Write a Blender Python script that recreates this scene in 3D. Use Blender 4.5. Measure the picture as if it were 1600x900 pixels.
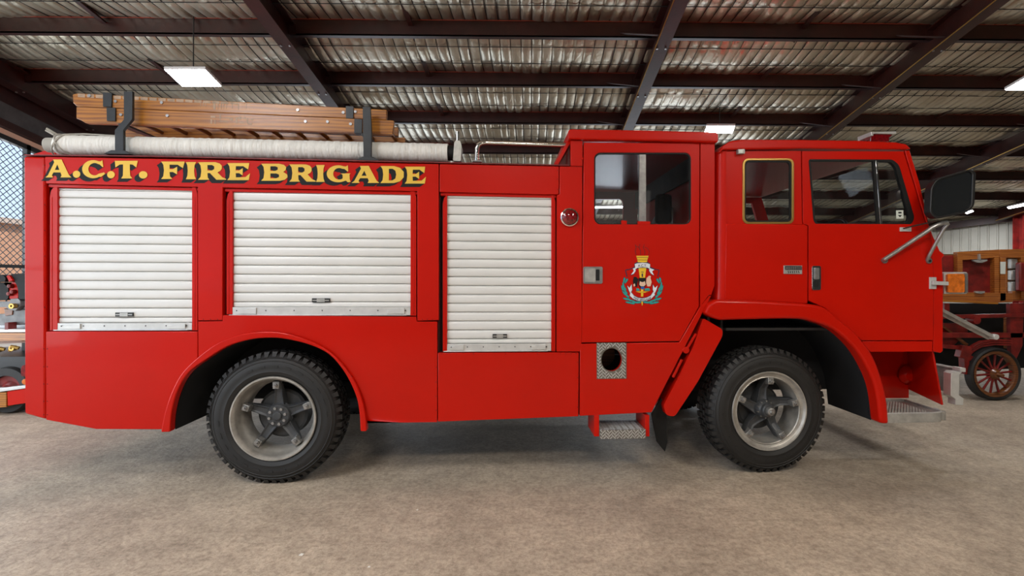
import bpy, bmesh, math, random
import numpy as np
from mathutils import Matrix, Vector
from mathutils.geometry import delaunay_2d_cdt

random.seed(7)
rng = np.random.default_rng(7)
for o in list(bpy.data.objects):
    bpy.data.objects.remove(o)
SC = bpy.context.scene
COL = SC.collection

# ------------------------------------------------------------------ camera
FPX, CX, CY, HCAM = 820.0, 838.0, 440.0, 1.54
PSI, ROLL = math.radians(0.6), 0.003
cam_d = bpy.data.cameras.new('camera')
cam = bpy.data.objects.new('camera', cam_d)
COL.objects.link(cam)
cam_d.sensor_width = 36
cam_d.lens = FPX / 1600 * 36
cam_d.shift_x = (800 - CX) / 1600
cam_d.shift_y = (CY - 450) / 1600
cam_d.clip_end = 200
cam.matrix_world = (Matrix.Translation((0, 0, HCAM)) @ Matrix.Rotation(-PSI, 4, 'Z')
                    @ Matrix.Rotation(math.pi / 2, 4, 'X') @ Matrix.Rotation(ROLL, 4, 'Z'))
SC.camera = cam

# ------------------------------------------------------------------ world, exposure
SC.view_settings.view_transform = 'Standard'
SC.view_settings.look = 'None'
SC.view_settings.gamma = 1
SC.view_settings.exposure = 0.0
world = bpy.data.worlds.new('sky')
SC.world = world
world.use_nodes = True
wn = world.node_tree
wn.nodes.clear()
wo = wn.nodes.new('ShaderNodeOutputWorld')
wb = wn.nodes.new('ShaderNodeBackground')
wb.inputs[0].default_value = (0.62, 0.78, 1.0, 1)
wb.inputs[1].default_value = 1.25
wn.links.new(wb.outputs[0], wo.inputs[0])


def area(name, loc, rot, sx, sy, power, color=(1, 1, 1)):
    d = bpy.data.lights.new(name, 'AREA')
    d.shape = 'RECTANGLE'
    d.size, d.size_y = sx, sy
    d.energy = power
    d.color = color
    o = bpy.data.objects.new(name, d)
    o.location = loc
    o.rotation_euler = rot
    COL.objects.link(o)
    return o


# added fill light behind the camera, no opening there; daylight through the open mesh side on the left
area('front_fill', (-1.0, -6.2, 2.3), (math.radians(84), 0, 0), 11, 3.6, 22, (1.0, 0.93, 0.84))
area('daylight_left', (-7.6, 2.5, 1.9), (math.radians(90), 0, math.radians(-90)), 10, 3.0, 400, (0.88, 0.95, 1.0))
area('daylight_rear_right', (3.2, 12.95, 1.2), (math.radians(-90), 0, 0), 3.4, 2.3, 75, (0.78, 0.88, 1.0))
area('daylight_rear_left', (-4.2, 12.95, 1.2), (math.radians(-90), 0, 0), 3.0, 2.3, 65, (0.78, 0.88, 1.0))
# added fill lights above the camera, made up to light truck and floor
FILL_LIGHTS = [(-3.0, 0.8), (3.2, 0.8), (-4.2, -1.6), (0.2, -1.6), (4.6, -1.6)]
for lx, ly in FILL_LIGHTS:
    area('aisle_fill', (lx, ly, 4.55), (0, 0, 0), 1.2, 0.5, (105 if ly > 0 else 140) * (0.85 if lx > 2 else 1), (0.97, 0.97, 1) if lx < -1 else (1, 0.93, 0.83))
sun_d = bpy.data.lights.new('sun', 'SUN')
sun_d.energy = 3.2
sun_d.angle = math.radians(1)
sun_d.color = (1, 0.93, 0.84)
sun = bpy.data.objects.new('sun', sun_d)
sun.rotation_euler = (math.radians(8), math.radians(42), 0)
COL.objects.link(sun)


# ------------------------------------------------------------------ pixel -> place
def ray(px, py):
    u, v = px - CX, py - CY
    u0, v0 = u + ROLL * v, v - ROLL * u
    r, f, up = u0 / FPX, 1.0, -v0 / FPX
    s, c = math.sin(PSI), math.cos(PSI)
    return Vector((r * c + f * s, -r * s + f * c, up))


def W(px, py, Y):
    d = ray(px, py)
    return Vector((0, 0, HCAM)) + d * (Y / d.y)


def Wg(px, py):
    d = ray(px, py)
    return Vector((0, 0, HCAM)) + d * (-HCAM / d.z)


A_ = Wg(430, 757)
B_ = Wg(1196, 740)
TH = math.atan2(B_.y - A_.y, B_.x - A_.x)
tn = Vector((-math.sin(TH), math.cos(TH), 0))
TO = A_ - tn * 0.03
TM = Matrix.Translation(TO) @ Matrix.Rotation(TH, 4, 'Z')
TMI = TM.inverted()
TCAM = TMI @ Vector((0, 0, HCAM))


def P(px, py, yl=0.0):
    d = TMI.to_3x3() @ ray(px, py)
    t = (yl - TCAM.y) / d.y
    p = TCAM + d * t
    return (p.x, p.z)


def PP(pts, yl=0.0):
    return [P(x, y, yl) for x, y in pts]


# ------------------------------------------------------------------ materials
def mat(name, col, rough=0.5, metal=0.0, coat=0.0, bump=0.0, bscale=40, var=0.0, vscale=4, vcol=None,
        emit=None, estr=0, spec=0.5, bdist=0.01, stretch=None, rvar=0.0):
    m = bpy.data.materials.new(name)
    m.use_nodes = True
    nt = m.node_tree
    b = nt.nodes['Principled BSDF']
    b.inputs['Base Color'].default_value = (*col, 1)
    b.inputs['Roughness'].default_value = rough
    b.inputs['Metallic'].default_value = metal
    b.inputs['Coat Weight'].default_value = coat
    b.inputs['Coat Roughness'].default_value = 0.06
    b.inputs['Specular IOR Level'].default_value = spec
    if emit:
        b.inputs['Emission Color'].default_value = (*emit, 1)
        b.inputs['Emission Strength'].default_value = estr
    tc = nt.nodes.new('ShaderNodeTexCoord')
    vec = tc.outputs['Object']
    if stretch:
        mp = nt.nodes.new('ShaderNodeMapping')
        mp.inputs['Scale'].default_value = stretch
        nt.links.new(vec, mp.inputs[0])
        vec = mp.outputs[0]
    if var or vcol:
        n = nt.nodes.new('ShaderNodeTexNoise')
        n.inputs['Scale'].default_value = vscale
        n.inputs['Detail'].default_value = 6
        n.inputs['Roughness'].default_value = 0.6
        nt.links.new(vec, n.inputs[0])
        r = nt.nodes.new('ShaderNodeValToRGB')
        r.color_ramp.elements[0].position = 0.35
        r.color_ramp.elements[1].position = 0.68
        c2 = vcol or tuple(c * (1 - var) for c in col)
        r.color_ramp.elements[0].color = (*c2, 1)
        r.color_ramp.elements[1].color = (*col, 1)
        nt.links.new(n.outputs[0], r.inputs[0])
        nt.links.new(r.outputs[0], b.inputs['Base Color'])
        if rvar:
            mr = nt.nodes.new('ShaderNodeMapRange')
            mr.inputs[3].default_value = rough + rvar
            mr.inputs[4].default_value = rough
            nt.links.new(n.outputs[0], mr.inputs[0])
            nt.links.new(mr.outputs[0], b.inputs['Roughness'])
    if bump:
        n2 = nt.nodes.new('ShaderNodeTexNoise')
        n2.inputs['Scale'].default_value = bscale
        n2.inputs['Detail'].default_value = 4
        nt.links.new(vec, n2.inputs[0])
        bp = nt.nodes.new('ShaderNodeBump')
        bp.inputs['Strength'].default_value = bump
        bp.inputs['Distance'].default_value = bdist
        nt.links.new(n2.outputs[0], bp.inputs['Height'])
        nt.links.new(bp.outputs[0], b.inputs['Normal'])
        if coat:
            nt.links.new(bp.outputs[0], b.inputs['Coat Normal'])
    return m


M = {}
M['red'] = mat('red_paint', (0.53, 0.0060, 0.0002), 0.34, coat=0.18, spec=0.16, bump=0.10, bscale=2.2, bdist=0.02, var=0.10, vscale=1.3)
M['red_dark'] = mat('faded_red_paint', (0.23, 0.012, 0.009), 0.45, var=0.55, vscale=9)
M['red_cart'] = mat('cart_red_paint', (0.26, 0.014, 0.010), 0.4, var=0.6, vscale=7)
M['beam'] = mat('oxide_red_steel', (0.045, 0.008, 0.005), 0.42, var=0.5, vscale=5, bump=0.1, bscale=30)
M['alu'] = mat('white_aluminium_slat', (0.74, 0.735, 0.71), 0.45, metal=0.1, var=0.08, vscale=2, bump=0.03, bscale=4)
M['alu_rail'] = mat('aluminium_rail', (0.68, 0.68, 0.66), 0.4, metal=0.4, var=0.15, vscale=12)
M['silver'] = mat('silver_paint', (0.55, 0.54, 0.51), 0.38, metal=0.55, var=0.35, vscale=14)
M['rim'] = mat('rim_silver', (0.50, 0.47, 0.42), 0.42, metal=0.5, var=0.4, vscale=9)
M['spider'] = mat('grey_wheel_spider', (0.055, 0.058, 0.062), 0.42, var=0.4, vscale=12, bump=0.15)
M['galv'] = mat('galvanised_clamp', (0.42, 0.41, 0.39), 0.42, metal=0.7, var=0.5, vscale=40)
M['chrome'] = mat('chrome', (0.78, 0.77, 0.75), 0.12, metal=1.0)
M['dull'] = mat('dull_steel', (0.42, 0.41, 0.40), 0.35, metal=0.8, var=0.3, vscale=20)
M['black'] = mat('black_paint', (0.012, 0.012, 0.013), 0.4, var=0.3, vscale=20)
M['bracket'] = mat('black_bracket', (0.022, 0.024, 0.026), 0.4, var=0.4, vscale=14)
M['under'] = mat('underbody_black', (0.006, 0.006, 0.007), 0.8)
M['gap'] = mat('seam_dark', (0.03, 0.002, 0.001), 0.8)
M['tyre'] = mat('tyre_rubber', (0.013, 0.012, 0.011), 0.6, var=0.35, vscale=7, bump=0.2, bscale=60, bdist=0.003)
M['rubber'] = mat('black_rubber', (0.008, 0.008, 0.008), 0.55, spec=0.25)
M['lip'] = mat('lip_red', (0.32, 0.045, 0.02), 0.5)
M['yellow'] = mat('yellow_sign_paint', (0.80, 0.50, 0.045), 0.5, coat=0.0, var=0.12, vscale=3)
M['letter_black'] = mat('black_sign_paint', (0.004, 0.004, 0.004), 0.6, spec=0.3)
M['brass'] = mat('brass_trim', (0.45, 0.27, 0.07), 0.3, metal=0.8)
M['interior'] = mat('cab_interior', (0.02, 0.019, 0.018), 0.7)
M['cab_lining'] = mat('cab_lining', (0.10, 0.02, 0.012), 0.6)
M['seat'] = mat('seat_vinyl', (0.025, 0.02, 0.018), 0.45, bump=0.1)
M['teal'] = mat('teal_print', (0.02, 0.30, 0.27), 0.5)
M['white'] = mat('white_print', (0.72, 0.74, 0.78), 0.5)
M['gold'] = mat('gold_print', (0.80, 0.50, 0.02), 0.5)
M['navy'] = mat('navy_print', (0.01, 0.014, 0.05), 0.5)
M['blue'] = mat('blue_print', (0.02, 0.09, 0.4), 0.5)
M['peach'] = mat('peach_print', (0.75, 0.50, 0.36), 0.5)
M['flame'] = mat('flame_outline', (0.05, 0.004, 0.004), 0.5)
M['lens_red'] = mat('red_lens', (0.30, 0.004, 0.008), 0.12, coat=0.8, var=0.7, vscale=60)
M['lens_amber'] = mat('amber_lens', (0.85, 0.20, 0.01), 0.15, coat=0.8, var=0.5, vscale=25)
M['sticker'] = mat('sticker_white', (0.62, 0.66, 0.6), 0.5)
M['canvas'] = mat('white_canvas', (0.80, 0.78, 0.72), 0.75, var=0.10, vscale=8, bump=0.6, bscale=9, bdist=0.02,
                  stretch=(4, 1, 0.7))
M['rope'] = mat('grey_rope', (0.40, 0.38, 0.33), 0.8, bump=0.3, bscale=80)
M['brick'] = mat('brick_orange', (0.62, 0.33, 0.20), 0.85, var=0.25, vscale=3)
M['mortar'] = mat('mortar', (0.55, 0.42, 0.34), 0.9)
M['wire'] = mat('mesh_wire', (0.02, 0.03, 0.04), 0.5)
M['cream'] = mat('cream_sheet', (0.50, 0.49, 0.43), 0.5, var=0.15, vscale=2)
M['grey_sheet'] = mat('grey_girt', (0.11, 0.115, 0.12), 0.6, var=0.4, vscale=6)
M['ground'] = mat('outside_ground', (0.40, 0.36, 0.31), 0.9, var=0.2)
M['led'] = mat('led_diffuser', (1, 1, 1), 0.5, emit=(0.93, 0.97, 1.0), estr=30)
M['lamp_white'] = mat('lamp_body_white', (0.75, 0.75, 0.75), 0.5)
M['thin_line'] = mat('dark_cable', (0.02, 0.02, 0.02), 0.6)
M['paint_chip'] = mat('pale_chip', (0.7, 0.68, 0.62), 0.8)


def wood(name, c1, c2, rough=0.38, scale=3.0):
    m = bpy.data.materials.new(name)
    m.use_nodes = True
    nt = m.node_tree
    b = nt.nodes['Principled BSDF']
    b.inputs['Roughness'].default_value = rough
    b.inputs['Coat Weight'].default_value = 0.35
    b.inputs['Coat Roughness'].default_value = 0.2
    tc = nt.nodes.new('ShaderNodeTexCoord')
    mp = nt.nodes.new('ShaderNodeMapping')
    mp.inputs['Scale'].default_value = (0.7, 5, 9)
    nt.links.new(tc.outputs['Object'], mp.inputs[0])
    n = nt.nodes.new('ShaderNodeTexNoise')
    n.inputs['Scale'].default_value = scale
    n.inputs['Detail'].default_value = 7
    n.inputs['Distortion'].default_value = 1.6
    nt.links.new(mp.outputs[0], n.inputs[0])
    w = nt.nodes.new('ShaderNodeTexWave')
    w.bands_direction = 'Z'
    w.inputs['Scale'].default_value = 1.3
    w.inputs['Distortion'].default_value = 9
    w.inputs['Detail'].default_value = 3
    nt.links.new(mp.outputs[0], w.inputs[0])
    mx = nt.nodes.new('ShaderNodeMath')
    mx.operation = 'MULTIPLY_ADD'
    mx.inputs[1].default_value = 0.35
    nt.links.new(w.outputs[1], mx.inputs[0])
    ms = nt.nodes.new('ShaderNodeMath')
    ms.operation = 'MULTIPLY'
    ms.inputs[1].default_value = 0.75
    nt.links.new(n.outputs[0], ms.inputs[0])
    nt.links.new(ms.outputs[0], mx.inputs[2])
    r = nt.nodes.new('ShaderNodeValToRGB')
    r.color_ramp.elements[0].position = 0.3
    r.color_ramp.elements[1].position = 0.72
    r.color_ramp.elements[0].color = (*c1, 1)
    r.color_ramp.elements[1].color = (*c2, 1)
    nt.links.new(mx.outputs[0], r.inputs[0])
    nt.links.new(r.outputs[0], b.inputs['Base Color'])
    return m


M['old_steel'] = mat('old_grey_steel', (0.20, 0.20, 0.20), 0.5, metal=0.3, var=0.4, vscale=9)
M['worn'] = mat('worn_and_lit_varnish', (0.52, 0.36, 0.24), 0.6, var=0.45, vscale=18)  # worn varnish tone, also paints the lit top edge of the ladder rail
M['wood'] = wood('varnished_timber', (0.21, 0.062, 0.004), (0.44, 0.165, 0.011))
M['wood_dark'] = wood('old_timber', (0.09, 0.025, 0.006), (0.21, 0.068, 0.014))
M['wood_cart'] = wood('cart_timber', (0.20, 0.05, 0.008), (0.40, 0.13, 0.02))


def floor_mat():
    m = bpy.data.materials.new('concrete_floor')
    m.use_nodes = True
    nt = m.node_tree
    b = nt.nodes['Principled BSDF']
    tc = nt.nodes.new('ShaderNodeTexCoord')

    def noise(scale, detail=6, rough=0.6, dist=0.0):
        n = nt.nodes.new('ShaderNodeTexNoise')
        n.inputs['Scale'].default_value = scale
        n.inputs['Detail'].default_value = detail
        n.inputs['Roughness'].default_value = rough
        n.inputs['Distortion'].default_value = dist
        nt.links.new(tc.outputs['Object'], n.inputs[0])
        return n.outputs[0]

    def ramp(src, p0, c0, p1, c1):
        r = nt.nodes.new('ShaderNodeValToRGB')
        r.color_ramp.elements[0].position = p0
        r.color_ramp.elements[1].position = p1
        r.color_ramp.elements[0].color = (*c0, 1)
        r.color_ramp.elements[1].color = (*c1, 1)
        nt.links.new(src, r.inputs[0])
        return r.outputs[0]

    def mul(a, b_):
        x = nt.nodes.new('ShaderNodeMix')
        x.data_type = 'RGBA'
        x.blend_type = 'MULTIPLY'
        x.inputs[0].default_value = 1
        nt.links.new(a, x.inputs[6])
        nt.links.new(b_, x.inputs[7])
        return x.outputs[2]
    base = ramp(noise(0.9, 8, 0.62, 0.4), 0.30, (0.35, 0.285, 0.215), 0.70, (0.61, 0.505, 0.385))
    mid = ramp(noise(7, 10, 0.75), 0.36, (0.72, 0.71, 0.70), 0.60, (1, 1, 1))
    fine = ramp(noise(30, 6, 0.85), 0.40, (0.66, 0.64, 0.62), 0.56, (1.03, 1.03, 1.03))
    pit = ramp(noise(150, 2, 0.5), 0.26, (0.45, 0.43, 0.4), 0.36, (1, 1, 1))
    c = mul(mul(mul(base, mid), fine), pit)
    nt.links.new(c, b.inputs['Base Color'])
    b.inputs['Roughness'].default_value = 0.62
    bp = nt.nodes.new('ShaderNodeBump')
    bp.inputs['Strength'].default_value = 0.6
    bp.inputs['Distance'].default_value = 0.007
    nt.links.new(noise(45, 6, 0.7), bp.inputs['Height'])
    bp2 = nt.nodes.new('ShaderNodeBump')
    bp2.inputs['Strength'].default_value = 0.35
    bp2.inputs['Distance'].default_value = 0.03
    nt.links.new(noise(6, 5, 0.6), bp2.inputs['Height'])
    nt.links.new(bp2.outputs[0], bp.inputs['Normal'])
    nt.links.new(bp.outputs[0], b.inputs['Normal'])
    return m


M['floor'] = floor_mat()


def foil_mat():
    m = bpy.data.materials.new('foil_insulation')
    m.use_nodes = True
    nt = m.node_tree
    b = nt.nodes['Principled BSDF']
    b.inputs['Metallic'].default_value = 0.85
    b.inputs['Roughness'].default_value = 0.36
    tc = nt.nodes.new('ShaderNodeTexCoord')
    n = nt.nodes.new('ShaderNodeTexNoise')
    n.inputs['Scale'].default_value = 1.1
    n.inputs['Detail'].default_value = 5
    nt.links.new(tc.outputs['Object'], n.inputs[0])
    r = nt.nodes.new('ShaderNodeValToRGB')
    r.color_ramp.elements[0].position = 0.35
    r.color_ramp.elements[1].position = 0.65
    r.color_ramp.elements[0].color = (0.48, 0.42, 0.31, 1)
    r.color_ramp.elements[1].color = (0.76, 0.71, 0.59, 1)
    nt.links.new(n.outputs[0], r.inputs[0])
    nt.links.new(r.outputs[0], b.inputs['Base Color'])
    mp = nt.nodes.new('ShaderNodeMapping')
    mp.inputs['Scale'].default_value = (1.0, 0.45, 1)
    nt.links.new(tc.outputs['Object'], mp.inputs[0])
    n2 = nt.nodes.new('ShaderNodeTexNoise')
    n2.inputs['Scale'].default_value = 16
    n2.inputs['Detail'].default_value = 4
    n2.inputs['Distortion'].default_value = 1.2
    nt.links.new(mp.outputs[0], n2.inputs[0])
    bp = nt.nodes.new('ShaderNodeBump')
    bp.inputs['Strength'].default_value = 0.35
    bp.inputs['Distance'].default_value = 0.02
    nt.links.new(n2.outputs[0], bp.inputs['Height'])
    nt.links.new(bp.outputs[0], b.inputs['Normal'])
    return m


M['foil'] = foil_mat()


def plate_mat():
    m = bpy.data.materials.new('checker_plate')
    m.use_nodes = True
    nt = m.node_tree
    b = nt.nodes['Principled BSDF']
    b.inputs['Metallic'].default_value = 0.8
    b.inputs['Roughness'].default_value = 0.4
    tc = nt.nodes.new('ShaderNodeTexCoord')
    n = nt.nodes.new('ShaderNodeTexNoise')
    n.inputs['Scale'].default_value = 25
    nt.links.new(tc.outputs['Object'], n.inputs[0])
    r = nt.nodes.new('ShaderNodeValToRGB')
    r.color_ramp.elements[0].color = (0.13, 0.12, 0.10, 1)
    r.color_ramp.elements[1].color = (0.34, 0.32, 0.29, 1)
    nt.links.new(n.outputs[0], r.inputs[0])
    nt.links.new(r.outputs[0], b.inputs['Base Color'])
    return m


M['plate'] = plate_mat()


def glass_mat(name, tint, gloss=0.12):
    m = bpy.data.materials.new(name)
    m.use_nodes = True
    nt = m.node_tree
    nt.nodes.clear()
    out = nt.nodes.new('ShaderNodeOutputMaterial')
    mx = nt.nodes.new('ShaderNodeMixShader')
    tr = nt.nodes.new('ShaderNodeBsdfTransparent')
    tr.inputs[0].default_value = (*tint, 1)
    gl = nt.nodes.new('ShaderNodeBsdfGlossy')
    gl.inputs['Roughness'].default_value = 0.03
    fc = nt.nodes.new('ShaderNodeLayerWeight')
    fc.inputs[0].default_value = 0.5
    lw = nt.nodes.new('ShaderNodeMath')
    lw.operation = 'POWER'
    lw.inputs[1].default_value = 4.5
    nt.links.new(fc.outputs['Facing'], lw.inputs[0])
    ad = nt.nodes.new('ShaderNodeMath')
    ad.operation = 'ADD'
    ad.inputs[1].default_value = gloss
    nt.links.new(lw.outputs[0], ad.inputs[0])
    nt.links.new(ad.outputs[0], mx.inputs[0])
    nt.links.new(tr.outputs[0], mx.inputs[1])
    nt.links.new(gl.outputs[0], mx.inputs[2])
    nt.links.new(mx.outputs[0], out.inputs[0])
    return m


M['glass'] = glass_mat('window_glass', (0.96, 0.97, 0.97), 0.10)
M['screen_glass'] = glass_mat('windscreen_glass', (0.95, 0.97, 0.97), 0.0)
M['mirror'] = mat('dark_mirror_back', (0.010, 0.012, 0.014), 0.10, coat=0.3, metal=0.0, spec=0.4, bump=0.1, bscale=6)


# ------------------------------------------------------------------ mesh helpers
def inside(p, L):
    c = False
    x, y = p
    n = len(L)
    for i in range(n):
        (x0, y0), (x1, y1) = L[i], L[i - 1]
        if (y0 > y) != (y1 > y) and x < (x1 - x0) * (y - y0) / (y1 - y0) + x0:
            c = not c
    return c


def fill2d(loops):
    """constrained triangulation of an outline with holes"""
    pts = [Vector(p) for L in loops for p in L]
    edges, k = [], 0
    for L in loops:
        m = len(L)
        edges += [(k + i, k + (i + 1) % m) for i in range(m)]
        k += m
    r = delaunay_2d_cdt(pts, edges, [], 0, 1e-7)
    idx, extra = [], []
    for i, ov in enumerate(r[3]):
        if ov:
            idx.append(ov[0])
        else:
            idx.append(len(pts) + len(extra))
            extra.append(tuple(r[0][i]))
    tri = []
    for f in r[2]:
        c = sum((r[0][i] for i in f), Vector((0, 0))) / len(f)
        if inside(c, loops[0]) and not any(inside(c, h) for h in loops[1:]):
            tri.append(tuple(idx[i] for i in f))
    return tri, extra


class MB:
    def __init__(s):
        s.v, s.f = [], []

    def add(s, vs, fs):
        o = len(s.v)
        s.v += [tuple(v) for v in vs]
        s.f += [tuple(i + o for i in f) for f in fs]
        return s

    def box(s, a, b):
        x0, y0, z0 = a
        x1, y1, z1 = b
        return s.add([(x0, y0, z0), (x1, y0, z0), (x1, y1, z0), (x0, y1, z0), (x0, y0, z1), (x1, y0, z1), (x1, y1, z1),
                      (x0, y1, z1)],
                     [(3, 2, 1, 0), (4, 5, 6, 7), (0, 1, 5, 4), (1, 2, 6, 5), (2, 3, 7, 6), (3, 0, 4, 7)])

    def bar(s, a, b, w, h, up=(0, 0, 1)):
        a, b = Vector(a), Vector(b)
        d = (b - a).normalized()
        u = Vector(up)
        sd = d.cross(u)
        if sd.length < 1e-4:
            sd = d.cross(Vector((0, 1, 0)))
        sd.normalize()
        u = sd.cross(d)
        vs = []
        for p in (a, b):
            for i, j in ((-1, -1), (1, -1), (1, 1), (-1, 1)):
                vs.append(p + sd * (i * w / 2) + u * (j * h / 2))
        return s.add(vs, [(0, 1, 2, 3), (7, 6, 5, 4), (4, 5, 1, 0), (5, 6, 2, 1), (6, 7, 3, 2), (7, 4, 0, 3)])

    def prism(s, outer, y0, y1, holes=(), y1off=None):
        loops = [list(outer)] + [list(h) for h in holes]
        tri, extra = fill2d(loops)
        flat = [p for L in loops for p in L] + extra
        n = len(flat)
        vs = [(x, y0, z) for x, z in flat] + [(x, y1, z) for x, z in flat]
        fs = [t for t in tri] + [tuple(i + n for i in reversed(t)) for t in tri]
        k = 0
        for L in loops:
            m = len(L)
            for i in range(m):
                a, b = k + i, k + (i + 1) % m
                fs.append((a, b, b + n, a + n))
            k += m
        return s.add(vs, fs)

    def tube(s, path, r, seg=12, cap=True, closed=False):
        path = [Vector(p) for p in path]
        n = len(path)
        rs = r if isinstance(r, (list, tuple)) else [r] * n
        vs, fs = [], []
        pu = None
        for i, p in enumerate(path):
            if closed:
                d = (path[(i + 1) % n] - path[i - 1]).normalized()
            else:
                d = (path[min(i + 1, n - 1)] - path[max(i - 1, 0)]).normalized()
            if pu is None:
                pu = d.orthogonal().normalized()
            else:
                pu = (pu - d * pu.dot(d)).normalized()
            w = d.cross(pu)
            for k in range(seg):
                a = 2 * math.pi * k / seg
                vs.append(p + (pu * math.cos(a) + w * math.sin(a)) * rs[i])
        for i in range(n if closed else n - 1):
            for k in range(seg):
                a, b = i * seg + k, i * seg + (k + 1) % seg
                j = ((i + 1) % n) * seg
                fs.append((a, b, j + (k + 1) % seg, j + k))
        if cap and not closed:
            fs.append(tuple(range(seg))[::-1])
            fs.append(tuple((n - 1) * seg + k for k in range(seg)))
        return s.add(vs, fs)

    def lathe(s, prof, seg=48, c=(0, 0, 0), closed=False):
        """prof: (radius, y) pairs, axis is local y"""
        vs, fs = [], []
        n = len(prof)
        for r, y in prof:
            for k in range(seg):
                a = 2 * math.pi * k / seg
                vs.append((c[0] + r * math.cos(a), c[1] + y, c[2] + r * math.sin(a)))
        for i in range(n if closed else n - 1):
            for k in range(seg):
                j = (i + 1) % n
                fs.append((i * seg + k, i * seg + (k + 1) % seg, j * seg + (k + 1) % seg, j * seg + k))
        return s.add(vs, fs)

    def disc(s, c, r, y0, y1, seg=24):
        return s.lathe([(0.0001, y0), (r, y0), (r, y1), (0.0001, y1)], seg, c)

    def arcbox(s, r0, r1, y0, y1, a0, a1, c=(0, 0, 0)):
        vs = []
        for a, rr0, rr1 in ((a0, r0, r1), (a1, r0, r1)):
            for r, y in ((r0, y0), (r1, y0), (r1, y1), (r0, y1)):
                vs.append((c[0] + r * math.cos(a), c[1] + y, c[2] + r * math.sin(a)))
        return s.add(vs, [(0, 1, 2, 3), (7, 6, 5, 4), (4, 5, 1, 0), (5, 6, 2, 1), (6, 7, 3, 2), (7, 4, 0, 3)])

    def build(s, name, m, parent=None, bevel=0, smooth=30, seg=2, recalc=True):
        me = bpy.data.meshes.new(name)
        me.from_pydata(s.v, [], s.f)
        if recalc:
            b = bmesh.new()
            b.from_mesh(me)
            bmesh.ops.recalc_face_normals(b, faces=b.faces)
            b.to_mesh(me)
            b.free()
        me.materials.append(M[m] if isinstance(m, str) else m)
        if smooth:
            me.shade_smooth()
            me.set_sharp_from_angle(angle=math.radians(smooth))
        o = bpy.data.objects.new(name, me)
        COL.objects.link(o)
        if parent:
            o.parent = parent
        if bevel:
            md = o.modifiers.new('bevel', 'BEVEL')
            md.width = bevel
            md.segments = seg
            md.limit_method = 'ANGLE'
            md.angle_limit = math.radians(35)
        return o


def link_mesh(name, src, parent, loc=(0, 0, 0), rot=(0, 0, 0), scale=None):
    o = src.copy()
    o.name = name
    COL.objects.link(o)
    o.parent = parent
    o.location = loc
    o.rotation_euler = rot
    if scale:
        o.scale = scale
    return o


def empty(name, label, cat, matrix=None, group=None):
    o = bpy.data.objects.new(name, None)
    o.empty_display_size = 0.2
    COL.objects.link(o)
    if matrix is not None:
        o.matrix_world = matrix
    o['label'] = label
    o['category'] = cat
    if group:
        o['group'] = group
    return o


def tag(o, label, cat, group=None):
    o['label'] = label
    o['category'] = cat
    if group:
        o['group'] = group
    return o


def struct(o):
    o['kind'] = 'structure'
    return o


def rrect(x0, y0, x1, y1, r, n=5):
    """rounded rectangle in pixels (y down)"""
    pts = []
    for cx, cy, a0 in ((x1 - r, y0 + r, -90), (x1 - r, y1 - r, 0), (x0 + r, y1 - r, 90), (x0 + r, y0 + r, 180)):
        for k in range(n + 1):
            a = math.radians(a0 + 90 * k / n)
            pts.append((cx + r * math.cos(a), cy + r * math.sin(a)))
    return pts


def ell(cx, cy, rx, ry, n=24):
    return [(cx + rx * math.cos(2 * math.pi * k / n), cy + ry * math.sin(2 * math.pi * k / n)) for k in range(n)]


def rpoly(pts, r, n=4):
    """round the corners of a pixel polygon; r one radius or a list"""
    out = []
    m = len(pts)
    for i in range(m):
        p0, p1, p2 = Vector(pts[i - 1]), Vector(pts[i]), Vector(pts[(i + 1) % m])
        rr = r[i] if isinstance(r, (list, tuple)) else r
        if rr <= 0:
            out.append(tuple(p1))
            continue
        a, b = (p0 - p1), (p2 - p1)
        t = min(rr, a.length * 0.48, b.length * 0.48)
        q0, q1 = p1 + a.normalized() * t, p1 + b.normalized() * t
        for k in range(n + 1):
            u = k / n
            out.append(tuple(q0 * (1 - u) ** 2 + p1 * 2 * u * (1 - u) + q1 * u * u))
    return out


# ================================================================== SETTING
SL, Z0 = 0.161, 3.50
PURY = [-6.0, -5.0, -4.0, -2.9, -1.85, -0.8, 0.3, 1.35, 2.4, 3.45, 4.5, 5.573, 6.55, 7.57, 8.64, 9.75, 10.9, 12.05, 13.1]
XL, XR = -6.4, 12.2


def zb(Y, dz=0.0):
    return HCAM + Z0 + dz - SL * Y


mb = MB()
mb.add([(-9, -8, 0), (13.5, -8, 0), (13.5, 14.5, 0), (-9, 14.5, 0)], [(0, 1, 2, 3)])
struct(mb.build('floor', 'floor', smooth=0))
mb = MB()
mb.add([(-70, -60, -0.03), (70, -60, -0.03), (70, 70, -0.03), (-70, 70, -0.03)], [(0, 1, 2, 3)])
struct(mb.build('ground', 'ground', smooth=0))


# --- foil ceiling, quilted between purlins
def grid_mesh(name, X, Y, Zf):
    gx, gy = np.meshgrid(X, Y)
    gz = Zf(gx, gy)
    vs = np.stack([gx.ravel(), gy.ravel(), gz.ravel()], 1)
    nx, ny = len(X), len(Y)
    i = np.arange((nx - 1) * (ny - 1))
    r, c = i // (nx - 1), i % (nx - 1)
    a = r * nx + c
    fs = np.stack([a, a + nx, a + nx + 1, a + 1], 1)
    me = bpy.data.meshes.new(name)
    me.vertices.add(len(vs))
    me.vertices.foreach_set('co', vs.ravel())
    me.loops.add(fs.size)
    me.loops.foreach_set('vertex_index', fs.ravel())
    me.polygons.add(len(fs))
    me.polygons.foreach_set('loop_start', np.arange(0, fs.size, 4))
    me.update(calc_edges=True)
    me.shade_smooth()
    return me


PL = 0.118
jit = rng.uniform(0.45, 1.5, (400, 400))


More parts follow.
